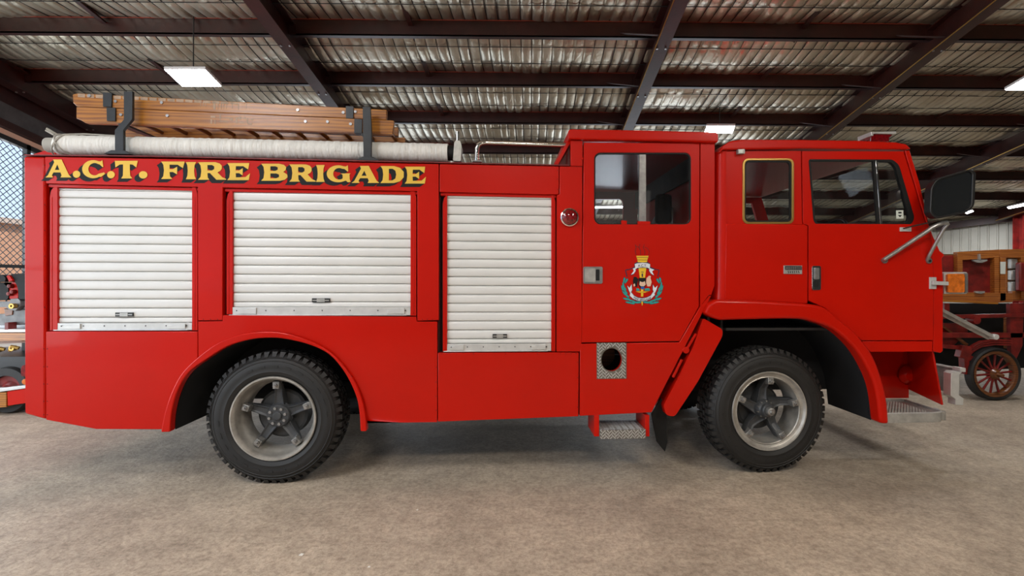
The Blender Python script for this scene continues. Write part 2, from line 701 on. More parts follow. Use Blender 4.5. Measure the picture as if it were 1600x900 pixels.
def foil_z(x, y):
    py = np.array(PURY)
    k = np.clip(np.searchsorted(py, y) - 1, 0, len(py) - 2)
    t = (y - py[k]) / (py[k + 1] - py[k])
    sag = -0.075 * np.minimum(1, (t / 0.35)) ** 0.8 * np.clip((1 - t) / 0.36, 0, 1) ** 0.9
    cx = np.abs(np.sin(np.pi * x / PL))
    cy = np.abs(np.sin(np.pi * t * 3))
    ix = np.clip((np.floor(x / PL) + 100).astype(int), 0, 399)
    iy = np.clip((k * 3 + np.floor(t * 3)).astype(int), 0, 399)
    pil = -0.022 * jit[ix, iy] * cx ** 0.4 * (0.3 + 0.7 * cy ** 0.35)
    wob = 0.008 * np.sin(x * 3.1 + y * 1.7) + 0.006 * np.sin(x * 7.7 - y * 5.1)
    return HCAM + Z0 + 0.175 - SL * y + sag + pil + wob


yy = []
for a, b in zip(PURY[:-1], PURY[1:]):
    n = 21 if b > 4.4 else 6
    yy += list(np.linspace(a, b, n, endpoint=False))
yy.append(PURY[-1])
me = grid_mesh('ceiling', np.arange(math.floor((XL - 0.3) / PL) * PL, XR + 0.3, PL / 8), np.array([y for y in yy if y >= 4.4]), foil_z)
me.materials.append(M['foil'])
ceil = bpy.data.objects.new('ceiling', me)
COL.objects.link(ceil)
struct(ceil)
me = grid_mesh('ceiling_back', np.arange(XL - 0.3, XR + 0.3, PL / 2), np.array([y for y in yy if y <= 4.5]), foil_z)
me.materials.append(M['foil'])
cb = bpy.data.objects.new('foil_sheet', me)
COL.objects.link(cb)
cb.parent = ceil
# wires the foil lies on
mb = MB()
x = math.ceil(XL / PL) * PL
while x < XR:
    for a, b in zip(PURY[:-1], PURY[1:]):
        if a > 4.2:
            pts = []
            for t in (0, .12, .333, .65, .82, 1):
                y = a + (b - a) * t
                sag = -0.075 * min(1, t / 0.35) ** 0.8 * min(1, max(0, (1 - t) / 0.36)) ** 0.9
                pts.append(Vector((x, y, HCAM + Z0 + 0.170 - SL * y + sag)))
            for p, q in zip(pts[:-1], pts[1:]):
                mb.bar(p, q, 0.007, 0.007)
    x += PL
for a, b in zip(PURY[:-1], PURY[1:]):
    if a > 4.2:
        for t in (.333, .667):
            y = a + (b - a) * t
            z = HCAM + Z0 + 0.155 - SL * y - 0.075 * min(1, t / 0.35) ** 0.8 * min(1, (1 - t) / 0.36) ** 0.9
            mb.bar((XL, y, z), (XR, y, z), 0.007, 0.006)
o = mb.build('roof_wire', 'thin_line', ceil, smooth=0, recalc=False)
o['kind'] = 'stuff'
# roof sheet above the foil keeps the sky out
mb = MB()
mb.add([(XL - .6, -7, zb(-7, .3)), (XR + .6, -7, zb(-7, .3)), (XR + .6, 14, zb(14, .3)), (XL - .6, 14, zb(14, .3))], [(0, 1, 2, 3)])
mb.build('roof_sheet', 'grey_sheet', ceil)

RX = [-6.26, -2.573, 1.367, 4.30, 7.47, 10.7]
# --- purlins: C sections with a thin bright top lip
for Y in PURY:
    mb = MB()
    z = zb(Y)
    xr = XR if Y < 11.5 else 11.3
    mb.box((XL, Y, z), (xr, Y + 0.012, z + 0.17))
    mb.box((XL, Y, z), (xr, Y + 0.07, z + 0.012))
    mb.box((XL, Y - 0.004, z + 0.155), (xr, Y + 0.07, z + 0.168))
    pu_ = mb.build('purlin', 'beam', ceil, smooth=0)
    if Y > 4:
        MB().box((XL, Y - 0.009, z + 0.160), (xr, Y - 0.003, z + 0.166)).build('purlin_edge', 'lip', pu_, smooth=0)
# --- rafters: I beams below the purlins
for X in RX:
    mb = MB()
    ya, yb_ = -6.4, (13.2 if X < 10 else 11.9)
    for (w, h0, h1) in ((0.15, 0, 0.014), (0.012, 0.014, 0.24), (0.15, 0.24, 0.254)):
        vs = []
        for Y in (ya, yb_):
            z = zb(Y, -0.15)
            vs += [(X - w / 2, Y, z + h0), (X + w / 2, Y, z + h0), (X + w / 2, Y, z + h1), (X - w / 2, Y, z + h1)]
        mb.add(vs, [(0, 1, 2, 3), (7, 6, 5, 4), (4, 5, 1, 0), (5, 6, 2, 1), (6, 7, 3, 2), (7, 4, 0, 3)])
    rf = mb.build('rafter', 'beam', ceil, smooth=0)
    # thin yellow line along the flange edge
    if X > 0:
        mb = MB()
        mb.tube([(X - 0.068, Y, zb(Y, -0.157)) for Y in (ya, yb_)], 0.006, 6)
        mb.build('thin_line', 'brass', rf)
    # cleats and bolts where a purlin crosses
    mb = MB()
    mb2 = MB()
    for Y in PURY:
        if Y > 4 and Y < 12:
            z = zb(Y)
            mb.box((X - 0.085, Y - 0.008, z - 0.0), (X + 0.085, Y - 0.002, z + 0.12))
            for sx in (-0.045, 0.045):
                mb2.add(*[[(X + sx + 0.012 * math.cos(a * math.pi / 3), Y - 0.06 + 0.012 * math.sin(a * math.pi / 3), zb(Y - 0.06, -0.15 - d)) for d in (0.012, 0) for a in range(6)],
                          [(0, 1, 2, 3, 4, 5)] + [(a, (a + 1) % 6, 6 + (a + 1) % 6, 6 + a) for a in range(6)]])
    mb.build('cleat', 'beam', rf, smooth=0)
    mb2.build('bolt', 'dull', rf, smooth=0)
# fly braces from purlin to rafter flange
for X in (1.367, 4.30, 7.47):
    for Y in (5.573, 6.55, 7.57, 8.64):
        mb = MB()
        mb.bar((X - 0.42, Y - 0.02, zb(Y, 0.03)), (X - 0.05, Y - 0.25, zb(Y - 0.25, -0.135)), 0.035, 0.006)
        mb.build('fly_brace', 'beam', ceil, smooth=0)
# bridging straps mid-bay
for X in (-1.28, -4.5, 2.9, 5.9):
    mb = MB()
    for a, b in zip(PURY[:-1], PURY[1:]):
        if a > 4 and a < 12:
            mb.bar((X, a + 0.02, zb(a, 0.11)), (X, b, zb(b, 0.11)), 0.05, 0.02)
    mb.build('bridging', 'beam', ceil, smooth=0)


# --- walls
def ribbed(name, a, b, z0, z1f, m, pitch=0.19, depth=0.03):
    a, b = Vector(a), Vector(b)
    L = (b - a).length
    d = (b - a).normalized()
    nrm = Vector((d.y, -d.x))
    prof = []
    n = int(L / pitch)
    for i in range(n + 1):
        s = i * pitch
        prof += [(s, 0), (s + pitch - 0.045, 0), (s + pitch - 0.035, depth), (s + pitch - 0.012, depth)]
    vs, fs = [], []
    for s, h in prof:
        s = min(s, L)
        p = a + d * s + nrm * h
        vs += [(p.x, p.y, z0), (p.x, p.y, z1f(p.x, p.y))]
    for i in range(len(prof) - 1):
        fs.append((2 * i, 2 * i + 2, 2 * i + 3, 2 * i + 1))
    return MB().add(vs, fs).build(name, m, smooth=0, recalc=False)


struct(ribbed('wall_back', (XL, 13.15), (10.24, 13.15), 0, lambda x, y: zb(y, 0.2), 'cream'))
struct(ribbed('wall_right', (10.24, 13.15), (12.3, 11.0), 0, lambda x, y: zb(y, 0.12), 'cream', 0.17))
struct(ribbed('wall_side', (12.3, 11.0), (12.3, -6.6), 0, lambda x, y: zb(y, 0.2), 'cream'))
struct(ribbed('wall_front', (12.3, -6.6), (XL, -6.6), 0, lambda x, y: zb(y, 0.2), 'grey_sheet'))
# rail on top of the right wall + steel column
mb = MB()
mb.bar((10.10, 13.0, zb(13.0, -0.02)), (12.2, 10.9, zb(10.9, -0.11)), 0.08, 0.16)
struct(mb.build('trim_1', 'beam', smooth=0))
pc = W(1597, 360, 11.6)
mb = MB()
mb.box((pc.x - 0.14, 11.42, 0), (pc.x + 0.14, 11.44, 3.1)).box((pc.x - 0.14, 11.66, 0), (pc.x + 0.14, 11.68, 3.1)).box(
    (pc.x - 0.01, 11.44, 0), (pc.x + 0.01, 11.66, 3.1))
struct(mb.build('trim_2', 'red_dark', smooth=0))

pc2 = W(338, 150, 9.2)
mb = MB()
for yy0 in (9.1, 9.29):
    mb.box((pc2.x - 0.09, yy0, 0), (pc2.x + 0.09, yy0 + .012, zb(9.2, 0)))
mb.box((pc2.x - 0.008, 9.11, 0), (pc2.x + 0.008, 9.29, zb(9.2, 0)))
struct(mb.build('trim_3', 'red_dark', smooth=0))

# --- open left side: girts and a wire screen
mb = MB()


def slope_beam(mb, X0, X1, dz0, dz1, ya=-6.4, yb_=13):
    vs = []
    for Y in (ya, yb_):
        vs += [(X0, Y, zb(Y, dz0)), (X1, Y, zb(Y, dz0)), (X1, Y, zb(Y, dz1)), (X0, Y, zb(Y, dz1))]
    mb.add(vs, [(0, 1, 2, 3), (7, 6, 5, 4), (4, 5, 1, 0), (5, 6, 2, 1), (6, 7, 3, 2), (7, 4, 0, 3)])


slope_beam(mb, -6.62, -6.42, -0.53, -0.30)
wl = struct(mb.build('wall_left', 'grey_sheet', smooth=0))
mb = MB()
slope_beam(mb, -6.46, -6.36, -0.62, -0.53)
slope_beam(mb, -6.50, -6.42, -0.30, 0.2)
mb.build('girt', 'beam', wl, smooth=0)
mb = MB()
slope_beam(mb, -6.52, -6.40, -0.69, -0.63)
mb.build('fascia', 'peach', wl, smooth=0)
mb = MB()
slope_beam(mb, -6.45, -6.39, -0.76, -0.70)
mb.box((-6.44, -6.4, 1.69), (-6.40, 13, 1.73))
for Y in (-3, 0.5, 3.2, 6.72, 9.9):
    mb.box((-6.45, Y, 0), (-6.39, Y + 0.05, zb(Y, -0.7)))
mb.build('screen_frame', 'black', wl, smooth=0)
mb = MB()
sp = 0.088
y0s, y1s, z0s = 4.6, 9.0, 1.25
for s in (-1, 1):
    k = -60
    while k < 110:
        c = k * sp
        # line: y = y0s + c + s*1.15*(z-z0s)
        za, zc = z0s, 3.6
        pts = []
        ya_, yc_ = y0s + c, y0s + c + s * 1.12 * (zc - za)
        # clip to y range
        def at(y):
            return za + (y - ya_) / (s * 1.12)
        lo, hi = za, zc
        for yb2 in (y0s, y1s):
            zt = at(yb2)
            if s > 0:
                if yb2 == y0s:
                    lo = max(lo, zt)
                else:
                    hi = min(hi, zt)
            else:
                if yb2 == y0s:
                    hi = min(hi, zt)
                else:
                    lo = max(lo, zt)
        # clip under the sloping rail
        for _ in range(6):
            yh = ya_ + s * 1.12 * (hi - za)
            if hi > zb(yh, -0.72):
                hi = zb(yh, -0.72)
        if hi - lo > 0.03:
            mb.bar((-6.42 + 0.003 * s, ya_ + s * 1.12 * (lo - za), lo), (-6.42 + 0.003 * s, ya_ + s * 1.12 * (hi - za), hi), 0.006, 0.006)
        k += 1
o = mb.build('wire_mesh', 'wire', wl, smooth=0)
o['kind'] = 'stuff'

# --- brick building outside
bb = empty('brick_building', 'orange brick building outside, beyond the wire screen at the left edge', 'building',
           Matrix.Translation((-15, 15, 0)))
mb = MB().box((-4, -12, 0), (0, 9, 3.15))
mb.build('wall', 'brick', bb, smooth=0)
mb = MB().box((-4.2, -12.2, 3.15), (0.2, 9.2, 3.3))
mb.build('roof', 'mortar', bb, smooth=0)


# --- LED lamps
def led(name, corners_px, zr, label, cord=None, thick=0.03, power=35):
    """corners on a plane parallel to the roof, zr = height above the camera at Y=0"""
    pts = []
    for px, py in corners_px:
        d = ray(px, py)
        t = zr / (d.z + SL * d.y)
        pts.append(Vector((0, 0, HCAM)) + d * t)
    c = sum(pts, Vector()) / 4
    root = empty(name, label, 'lamp', Matrix.Translation(c), 'panel lamps under the roof')
    q = [p - c for p in pts]
    up = Vector((0, 0, thick))
    vs = [p * 1.04 + Vector((0, 0, 0.002)) for p in q] + [p * 1.04 + up for p in q]
    MB().add(vs, [(3, 2, 1, 0), (4, 5, 6, 7), (0, 1, 5, 4), (1, 2, 6, 5), (2, 3, 7, 6), (3, 0, 4, 7)]).build('housing', 'lamp_white', root, smooth=0)
    vs = [p - Vector((0, 0, 0.006)) for p in q] + [p + Vector((0, 0, 0.001)) for p in q]
    MB().add(vs, [(0, 1, 2, 3), (4, 5, 6, 7), (0, 1, 5, 4), (1, 2, 6, 5), (2, 3, 7, 6), (3, 0, 4, 7)]).build('diffuser', 'led', root, smooth=0)
    area('panel_light', (c.x, c.y, c.z - 0.03), (0, 0, 0), 0.5, 0.35, power, (0.95, 0.97, 1))
    if cord:
        m2 = MB()
        for ca in cord:
            p = Vector((ca[0], ca[1], thick))
            m2.tube([p, Vector((p.x, p.y, zb(c.y + p.y, 0.15) - c.z))], 0.006, 6)
        m2.build('cord', 'thin_line', root)
    return root, c


led('panel_lamp', [(258, 109), (320, 109), (345, 134.5), (285, 134.5)], 3.05,
    'bright square panel lamp hanging above the ladders near the left beam', cord=[(0.05, -0.08)])
led('panel_lamp', [(1571, 140), (1604, 121), (1650, 121), (1622, 140)], 3.2,
    'bright panel lamp cut by the right edge of the picture', cord=[(0.05, 0)])
led('panel_lamp', [(1105, 197), (1148, 197), (1144, 207.5), (1101, 207.5)], 3.3,
    'small bright lamp above the gap between crew cab and driver cab', cord=[(0.0, 0)])
FAR_P = 30
led('panel_lamp', [(1574, 324), (1600, 318), (1602, 321), (1576, 326)], 3.38,
    'thin distant lamp strip at the right edge, above the corrugated wall', cord=[(0.0, 0)], power=FAR_P)
led('panel_lamp', [(1508, 332), (1518, 328.5), (1521, 330), (1511, 334)], 3.4,
    'tiny distant lamp strip just below the wing mirror', cord=[(0.0, 0)], power=FAR_P)
led('panel_lamp', [(930, 323), (1000, 322), (1000, 324), (930, 325)], 3.3,
    'long distant lamp strip seen through the crew cab window', cord=[(0.0, 0)], power=FAR_P)
# housings for the added, unseen fill lights over the aisle
for i, (x, y) in enumerate(FILL_LIGHTS):
    r = empty('panel_lamp', ('left added fill light of the two over the aisle', 'right added fill light of the two over the aisle', 'left added fill light of the three behind the camera', 'middle added fill light of the three behind the camera',
              'right added fill light of the three behind the camera')[i], 'lamp', Matrix.Translation((x, y, 4.60)), 'added fill lights over the aisle')
    MB().box((-0.62, -0.27, 0), (0.62, 0.27, 0.03)).build('housing', 'lamp_white', r, smooth=0)



# ================================================================== FIRE TRUCK
truck = empty('fire_truck', 'large red fire truck with three white roller shutters and yellow lettering', 'fire truck', TM)


def plate(name, px, y0=0.0, y1=0.05, holes=(), m='red', bevel=0.004, parent=None, yl=0.0, r=0, smooth=30, seg=2):
    if r:
        px = rpoly(px, r)
    return MB().prism(PP(px, yl), y0, y1, [PP(h, yl) for h in holes]).build(name, m, parent or truck, bevel, smooth, seg)


ARCH_R = [(256, 673), (262, 643), (273, 610), (290, 580), (320, 551.7), (350, 532), (383, 521), (423, 517.3), (460, 522.7),
          (500, 538), (526.7, 556.7), (553, 590), (566.7, 620), (573, 647), (574.5, 672)]
ARCH_RI = [(270, 673), (273, 640), (283, 606.7), (300, 580), (330, 558), (360, 540), (393, 530), (423, 527), (450, 529),
           (486.7, 538), (516.7, 553), (540, 580), (556.7, 613), (563, 640), (565, 672)]


def catmull(p, n=4):
    out = []
    for i in range(len(p) - 1):
        a, b, c, d = Vector(p[max(i - 1, 0)]), Vector(p[i]), Vector(p[i + 1]), Vector(p[min(i + 2, len(p) - 1)])
        for k in range(n):
            t = k / n
            out.append(tuple(0.5 * (2 * b + (c - a) * t + (2 * a - 5 * b + 4 * c - d) * t * t + (3 * b - a - 3 * c + d) * t ** 3)))
    out.append(tuple(p[-1]))
    return out


ARCH_R = catmull(ARCH_R)
ARCH_RI = catmull(ARCH_RI)
ARCH_F = [(1097, 489), (1104, 474), (1114, 468), (1180, 469.5), (1262, 475), (1287, 483), (1309, 502), (1330.6, 520), (1358.6, 557.8),
          (1377, 613.7), (1382, 660)]
ARCH_FI = [(1110, 496), (1122, 499.5), (1180, 498), (1240, 497.5), (1265, 502), (1296, 514), (1327.5, 542), (1349, 576), (1361.7, 610.6), (1368, 659)]

ARCH_F = ARCH_F[:3] + catmull(ARCH_F[3:])
ARCH_FI = ARCH_FI[:1] + catmull(ARCH_FI[1:])

S1 = [(72, 287), (308, 293), (307.5, 517), (72, 517)]
S2 = [(349, 294), (651, 299), (649, 494), (348.5, 491.8)]
S3 = [(688, 300.3), (869, 304), (868, 550), (687, 550)]

# --- backing frame behind the seams
back = [(39, 245), (870, 259), (911, 262), (911, 225), (1114, 226), (1114, 452), (1016, 643), (906, 649), (684, 658), (575, 659)] + \
    ARCH_RI[::-1] + [(256, 668), (150, 667), (70, 652), (40, 645)]
DOORWIN = rrect(926, 235.5, 1083, 353, 10)
plate('body_frame', back, 0.046, 0.056, [S1, S2, S3, DOORWIN, ell(955.4, 562, 17, 19)], 'gap', 0)

# --- side skin
g = 0.9
plate('side_panel', [(38, 244), (69, 244.8), (70.5, 287), (71, 516), (70.5, 655.5), (39, 647)], bevel=0.014, seg=3)
plate('side_panel', [(70, 244.8), (685.5, 256), (685.5, 500.5), (652, 501.5), (652, 298.5), (348, 293), (347.5, 500.5), (309.5, 501), (309, 292),
                     (71.5, 286.5)])
plate('side_panel', [(71.7, 518), (308.5, 518), (309, 558.7)] + [p for p in ARCH_R[::-1] if p[0] < 307][:-1] + [(257, 671), (150, 670.5), (71.7, 656)])
plate('side_panel', [(309.7, 502.3), (347.5, 501.8), (348.5, 492.6), (650, 495), (651.5, 502.5), (683, 502.5), (683, 659.5), (574, 661)] +
      [p for p in ARCH_R[::-1][2:] if p[0] > 312] + [(310, 557.5)])
plate('side_panel', [(687, 256.2), (873.5, 259.6), (873.5, 303), (870, 304), (688, 300), (687, 300)])
plate('side_panel', [(874.5, 259.6), (910, 260.5), (909, 535), (906.5, 549.3), (869.5, 549.3), (870, 305), (874.5, 303.5)])
plate('side_panel', [(684.2, 551.5), (904.5, 550.7), (904, 650.5), (684.2, 659)])
plate('side_panel', [(906.3, 537.3), (1061.5, 535), (1071, 519), (1093.3, 480), (1108, 462), (1111.5, 462), (1018, 644.5), (905.7, 650)],
      holes=[ell(955.4, 562, 16.4, 18.4)])
plate('side_panel', [(892, 219), (910.5, 219.5), (910.3, 259.8), (892, 259.2)])
plate('side_panel', [(912, 219.5), (1117, 224), (1116.5, 446), (1111.5, 461), (1107.5, 461), (1094, 479), (1094.8, 222.5), (912, 221)], bevel=0.003)
plate('crew_roof', [(887, 206), (890, 203.5), (1000, 205.3), (1116, 208.3), (1119.5, 211), (1119.5, 224), (1000, 220.8), (888, 218.6)], -0.035, 2.43, bevel=0.012, seg=3)
# rivets on the seams
mb = MB()


def rivet(px, py, y=-0.001, r=0.0035):
    x, z = P(px, py)
    mb.lathe([(0.0002, y - 0.002), (r * .7, y - 0.0017), (r, y + 0.001)], 8, (x, 0, z))


for yy_ in (545, 573, 600, 627, 648):
    rivet(68.5, yy_)
    rivet(74, yy_)
for yy_ in (574, 597, 619, 641):
    rivet(681.3, yy_)
for xx in (318, 329, 340, 660, 668, 676):
    rivet(xx, 499)
for yy_ in (566, 590, 614, 636):
    rivet(902.5, yy_)
for xx in (876, 884, 892, 900):
    rivet(xx, 552.5)
for xx in (690, 740, 790, 840):
    rivet(xx, 553)
for yy_ in (266, 280, 296):
    rivet(871.5, yy_)
for yy_ in (258, 275, 290, 320, 360, 400, 440, 480):
    rivet(70, yy_)
mb.build('rivet_row', 'gap', truck)['kind'] = 'stuff'
# dark worn edge strip along the top
mb = MB()
for a, b in zip([(40, 242.6), (240, 244.6), (460, 249.6), (690, 254.4)], [(240, 244.6), (460, 249.6), (690, 254.4), (889, 258.6)]):
    pa, pb = P(*a), P(*b)
    mb.bar((pa[0], 0.03, pa[1]), (pb[0], 0.03, pb[1]), 0.085, 0.007)
mb.build('top_trim', 'red_dark', truck, smooth=0)

# --- deck, rear, floor of the body, far side
xb0, xb1 = P(40, 300)[0], P(888, 300)[0]
zt = P(460, 249.5)[1]
ZT = zt
mb = MB().box((xb0, 0.04, zt - 0.03), (xb1, 2.36, zt - 0.012))
mb.build('deck', 'red_dark', truck, smooth=0)
plate('rear_panel', [(38.3, 246), (41, 246), (41, 646), (38.8, 645)], 0.05, 2.36, bevel=0.0)
FAR = [(39, 245), (870, 259), (889, 259), (889, 210), (1118, 211), (1114, 452), (1016, 643), (906, 649), (684, 658), (575, 659)] + \
    ARCH_RI[::-1] + [(256, 668), (150, 667), (70, 652), (40, 645)]
plate('far_side', FAR, 2.36, 2.40, [rrect(928, 238, 1082, 351, 10)], 'red', 0)
mb = MB()
for yy_ in (0.06, 1.18, 2.30):
    x0, z0 = P(928, 238)
    x1, z1 = P(1082, 351)
# under plates
for a, b, z in ((P(72, 650)[0], P(262, 650)[0], 0.50), (P(578, 650)[0], P(1012, 650)[0], 0.52)):
    mb.box((a, 0.06, z), (b, 2.35, z + 0.02))
# inner bulkheads either side of the rear wheel
mb.box((P(262, 600)[0], 0.72, 0.50), (P(578, 600)[0], 0.74, 1.5))
mb.build('underbody', 'under', truck, smooth=0)


def liner(name, arch, y0, y1):
    pts = PP(arch)
    vs, fs = [], []
    for x, z in pts:
        vs += [(x, y0, z), (x, y1, z)]
    for i in range(len(pts) - 1):
        fs.append((2 * i, 2 * i + 1, 2 * i + 3, 2 * i + 2))
    return MB().add(vs, fs).build(name, 'under', truck, smooth=60, recalc=False)


liner('arch_liner', ARCH_RI, 0.03, 0.74)
liner('arch_liner', ARCH_FI, 0.05, 0.62)
# rear arch lip
plate('wheel_arch_trim', ARCH_R + ARCH_RI[::-1], -0.035, 0.03, bevel=0.008, seg=3, smooth=50)
# chassis
mb = MB()
for y in (0.75, 1.55):
    mb.box((P(60, 600)[0], y, 0.62), (P(1450, 600)[0], y + 0.08, 0.86))
xr_, xf_ = P(428, 656, .03)[0], P(1201, 640, .03)[0]
mb.tube([(xr_, 0.28, 0.5), (xr_, 2.12, 0.5)], 0.085, 16)
mb.tube([(xf_, 0.28, 0.46), (xf_, 2.12, 0.46)], 0.055, 12)
mb.lathe([(0.01, -.2), (.15, -.16), (.2, 0), (.15, .16), (.01, .2)], 20, (xr_, 1.2, 0.5))
mb.box((xr_ - .6, 0.62, 0.58), (xr_ + .6, 0.72, 0.66)).box((xf_ - .6, 0.66, 0.56), (xf_ + .6, 0.74, 0.62))
mb.box((xf_ + .1, 0.8, 0.6), (xf_ + .9, 1.5, 1.2))
mb.build('chassis', 'under', truck, smooth=40)

# --- roller shutters


def shutter(opening, xl, xr, ytop, lines, rail, badge, wy=0):
    """lines: pixel y of the slat joints at mid width; rail (y0,y1)"""
    (ax, ay), (bx, by), (cx_, cy_), (dx, dy) = opening
    xm = (xl + xr) / 2
    # guides and header = the part itself
    m = MB()
    for x0, x1, side in ((ax + 3.5, xl + 1, 0), (xr - 0.5, bx - 1.0, 1)):
        ytp = ytop
        poly = [(x0, ytp + 14), (x0 + 2, ytp + 5), (x0 + 6, ytp), (x1, ytp), (x1, dy - 0.5), (x0, dy - 0.5)] if side == 0 else \
               [(x0, ytp), (x1 - 3, ytp), (x1, ytp + 10), (x1, cy_ - 0.5), (x0, cy_ - 0.5)]
        m.prism(PP(poly), 0.012, 0.062)
        xs = (x0 + 3.5, x0 + 4.2) if side == 0 else (x1 - 4.2, x1 - 3.5)
        m.prism(PP([(xs[0], ytp + 16), (xs[1], ytp + 16), (xs[1], dy - 1), (xs[0], dy - 1)]), 0.009, 0.02)
    m.prism(PP([(ax, ay), (bx, by), (bx, by + 4.5), (ax, ay + 4.5)]), 0.02, 0.09)
    s = m.build('roller_shutter', 'red', truck, 0.003)
    MB().prism(PP(opening), 0.085, 0.095).build('backing', 'under', s, smooth=0)
    x0, x1 = P(xl, 400)[0], P(xr, 400)[0]
    for a, b in zip(lines[:-1], lines[1:]):
        za, zb_ = P(xm, a)[1], P(xm, b)[1]
        p = za - zb_
        prof = [(0.040, 0), (0.034, -0.05), (0.031, -0.14), (0.0295, -0.35), (0.029, -0.55), (0.0295, -0.75), (0.0315, -0.86), (0.034, -0.92), (0.040, -0.95), (0.046, -1.0)]
        vs = []
        for x in (x0, x1):
            vs += [(x, y, za + z * p) for y, z in prof]
        n = len(prof)
        fs = [(i, i + 1, n + i + 1, n + i) for i in range(n - 1)]
        fs += [tuple(range(n)), tuple(range(n, 2 * n))[::-1]]
        MB().add(vs, fs).build('slat', 'alu', s, smooth=40)
    # rail
    za, zb_ = P(xm, rail[0])[1], P(xm, rail[1])[1]
    r = MB().box((x0 + 0.002, 0.014, zb_), (x1 - 0.002, 0.05, za)).box((x0 - 0.02, 0.008, zb_ - 0.002), (x1 - 0.03, 0.03, zb_ + 0.006))
    r = r.build('bottom_rail', 'alu_rail', s, 0.002)
    m = MB()
    for f, w in ((0.03, 0.14), (0.83, 0.13)):
        xa = x0 + (x1 - x0) * f
        ww = w if (x1 - x0) > 0.9 else 0.11
        if f > 0.5:
            xa = x1 - ww - 0.045
        m.prism([(xa, zb_ + 0.012), (xa + ww, zb_ + 0.012), (xa + ww, za - 0.004), (xa + ww - 0.06, za - 0.012), (xa, za - 0.02)], 0.004, 0.016)
    m.build('rail_latch', 'alu_rail', s, 0.0015)
    m = MB()
    for k in range(7):
        xx_ = x0 + 0.04 + (x1 - x0 - 0.08) * k / 6
        m.disc((xx_, 0, (za + zb_) / 2 + 0.006), 0.0045, 0.0115 if 0 < k < 6 else 0.002, 0.02, 8)
    m.build('screw_row', 'black', s)['kind'] = 'stuff'
    bx0, by0 = P(badge[0], badge[1])
    bx1, by1 = P(badge[2], badge[3])
    b = MB().box((bx0, 0.018, by1), (bx1, 0.032, by0)).build('shutter_badge', 'black', s, 0.001)
    w = bx1 - bx0
    h = by0 - by1
    m = MB().box((bx0 + w * .28, 0.014, by1 + h * .06), (bx0 + w * .72, 0.02, by0 - h * .06))
    m.box((bx0 + w * .04, 0.015, by1 + h * .35), (bx0 + w * .3, 0.02, by1 + h * .62)).box((bx0 + w * .7, 0.015, by1 + h * .35), (bx1 - w * .04, 0.02, by1 + h * .62))
    m.build('badge_plate', 'silver', s, smooth=0)
    return s


L1 = [294.5, 297, 309.2] + [309.2 + 14.42 * k for k in range(1, 14)] + [505]
shutter(S1, 86.5, 299, 292, L1, (505, 516.3), (177, 488.6, 205, 494.8))
L2 = [297, 300.5] + [314.5 + 14.35 * k for k in range(0, 12)] + [480.5]
shutter(S2, 361, 641.5, 298, L2, (480, 493), (486, 466.3, 514, 472.5))
L3 = [303.5, 309.6] + [321.5 + 13.93 * k for k in range(0, 16)] + [537.5]
shutter(S3, 697.3, 862.3, 304, L3, (537.5, 549.3), (769.5, 522.5, 792.5, 528.3))

# --- round red marker lamp
x, z = P(889.5, 340)
lamp = MB().lathe([(0.073, 0.0), (0.074, -0.012), (0.070, -0.022), (0.062, -0.026), (0.060, -0.02)], 36, (x, 0, z)).build('marker_lamp', 'chrome', truck)
mb = MB().lathe([(0.061, -0.02), (0.055, -0.040), (0.035, -0.052), (0.012, -0.056), (0.0002, -0.056)], 36, (x, 0, z))
mb.build('lens', 'lens_red', lamp)
mb = MB()
for k in range(6):
    a = k * math.pi / 3
    mb.disc((x + 0.03 * math.cos(a), 0, z + 0.03 * math.sin(a)), 0.006, -0.058, -0.04, 8)
mb.build('lens_stud', 'lens_red', lamp)

# --- crew door
door = plate('crew_door', [(912.2, 222.5), (1093.5, 223.5), (1092.3, 478.5), (1062, 533.2), (909, 535.3)], 0.0, 0.045, [rrect(928.5, 238.3, 1080, 350.5, 10)], bevel=0.004)
MB().prism(PP(rrect(927.5, 237.5, 1081, 351.3, 10.5)), 0.004, 0.03, [PP(rrect(930.5, 240.3, 1078.5, 349.3, 9))]).build('window_gasket', 'rubber', door, smooth=40)
MB().prism(PP(rrect(929.5, 239.3, 1004, 350, 8)), 0.016, 0.020).build('pane', 'glass', door, smooth=0)
MB().prism(PP(rrect(1003, 239.3, 1079.5, 350, 8)), 0.024, 0.028).build('pane', 'glass', door, smooth=0)
MB().prism(PP([(999.5, 241), (1009.8, 241), (1010, 346.5), (998.8, 346.5)]), 0.006, 0.034).build('mullion', 'dull', door, 0.002)
MB().prism(PP([(996.5, 345.5), (1016, 346), (1016, 351), (996.5, 351)]), -0.002, 0.012).build('window_catch', 'red', door, 0.001)
MB().prism(PP([(971, 344.5), (979.5, 344.8), (979.5, 351), (971, 351)]), -0.002, 0.012).build('window_catch', 'red', door, 0.001)
h = MB().prism(PP(rrect(911.3, 416.7, 941.3, 443.2, 2.5)), -0.008, 0.004).build('door_handle', 'dull', door, 0.003)
MB().prism(PP(rrect(913.5, 419.2, 930, 440.8, 1.5)), -0.016, -0.006).build('paddle', 'silver', door, 0.004)
MB().prism(PP(rrect(930.5, 421, 936.5, 438.5, 1)), -0.0095, -0.006).build('handle_recess', 'under', door, smooth=0)
MB().disc((P(909.3, 248)[0], 0, P(909.3, 248)[1]), 0.011, -0.006, 0.01, 14).build('door_stud', 'red', door)

# --- holed checker plate
hp = plate('step_plate', [(932, 535.8), (978.8, 535.3), (978.8, 591.5), (932.2, 592)], -0.005, 0.0, [ell(955.4, 562, 16, 18)], 'plate', 0.0008)


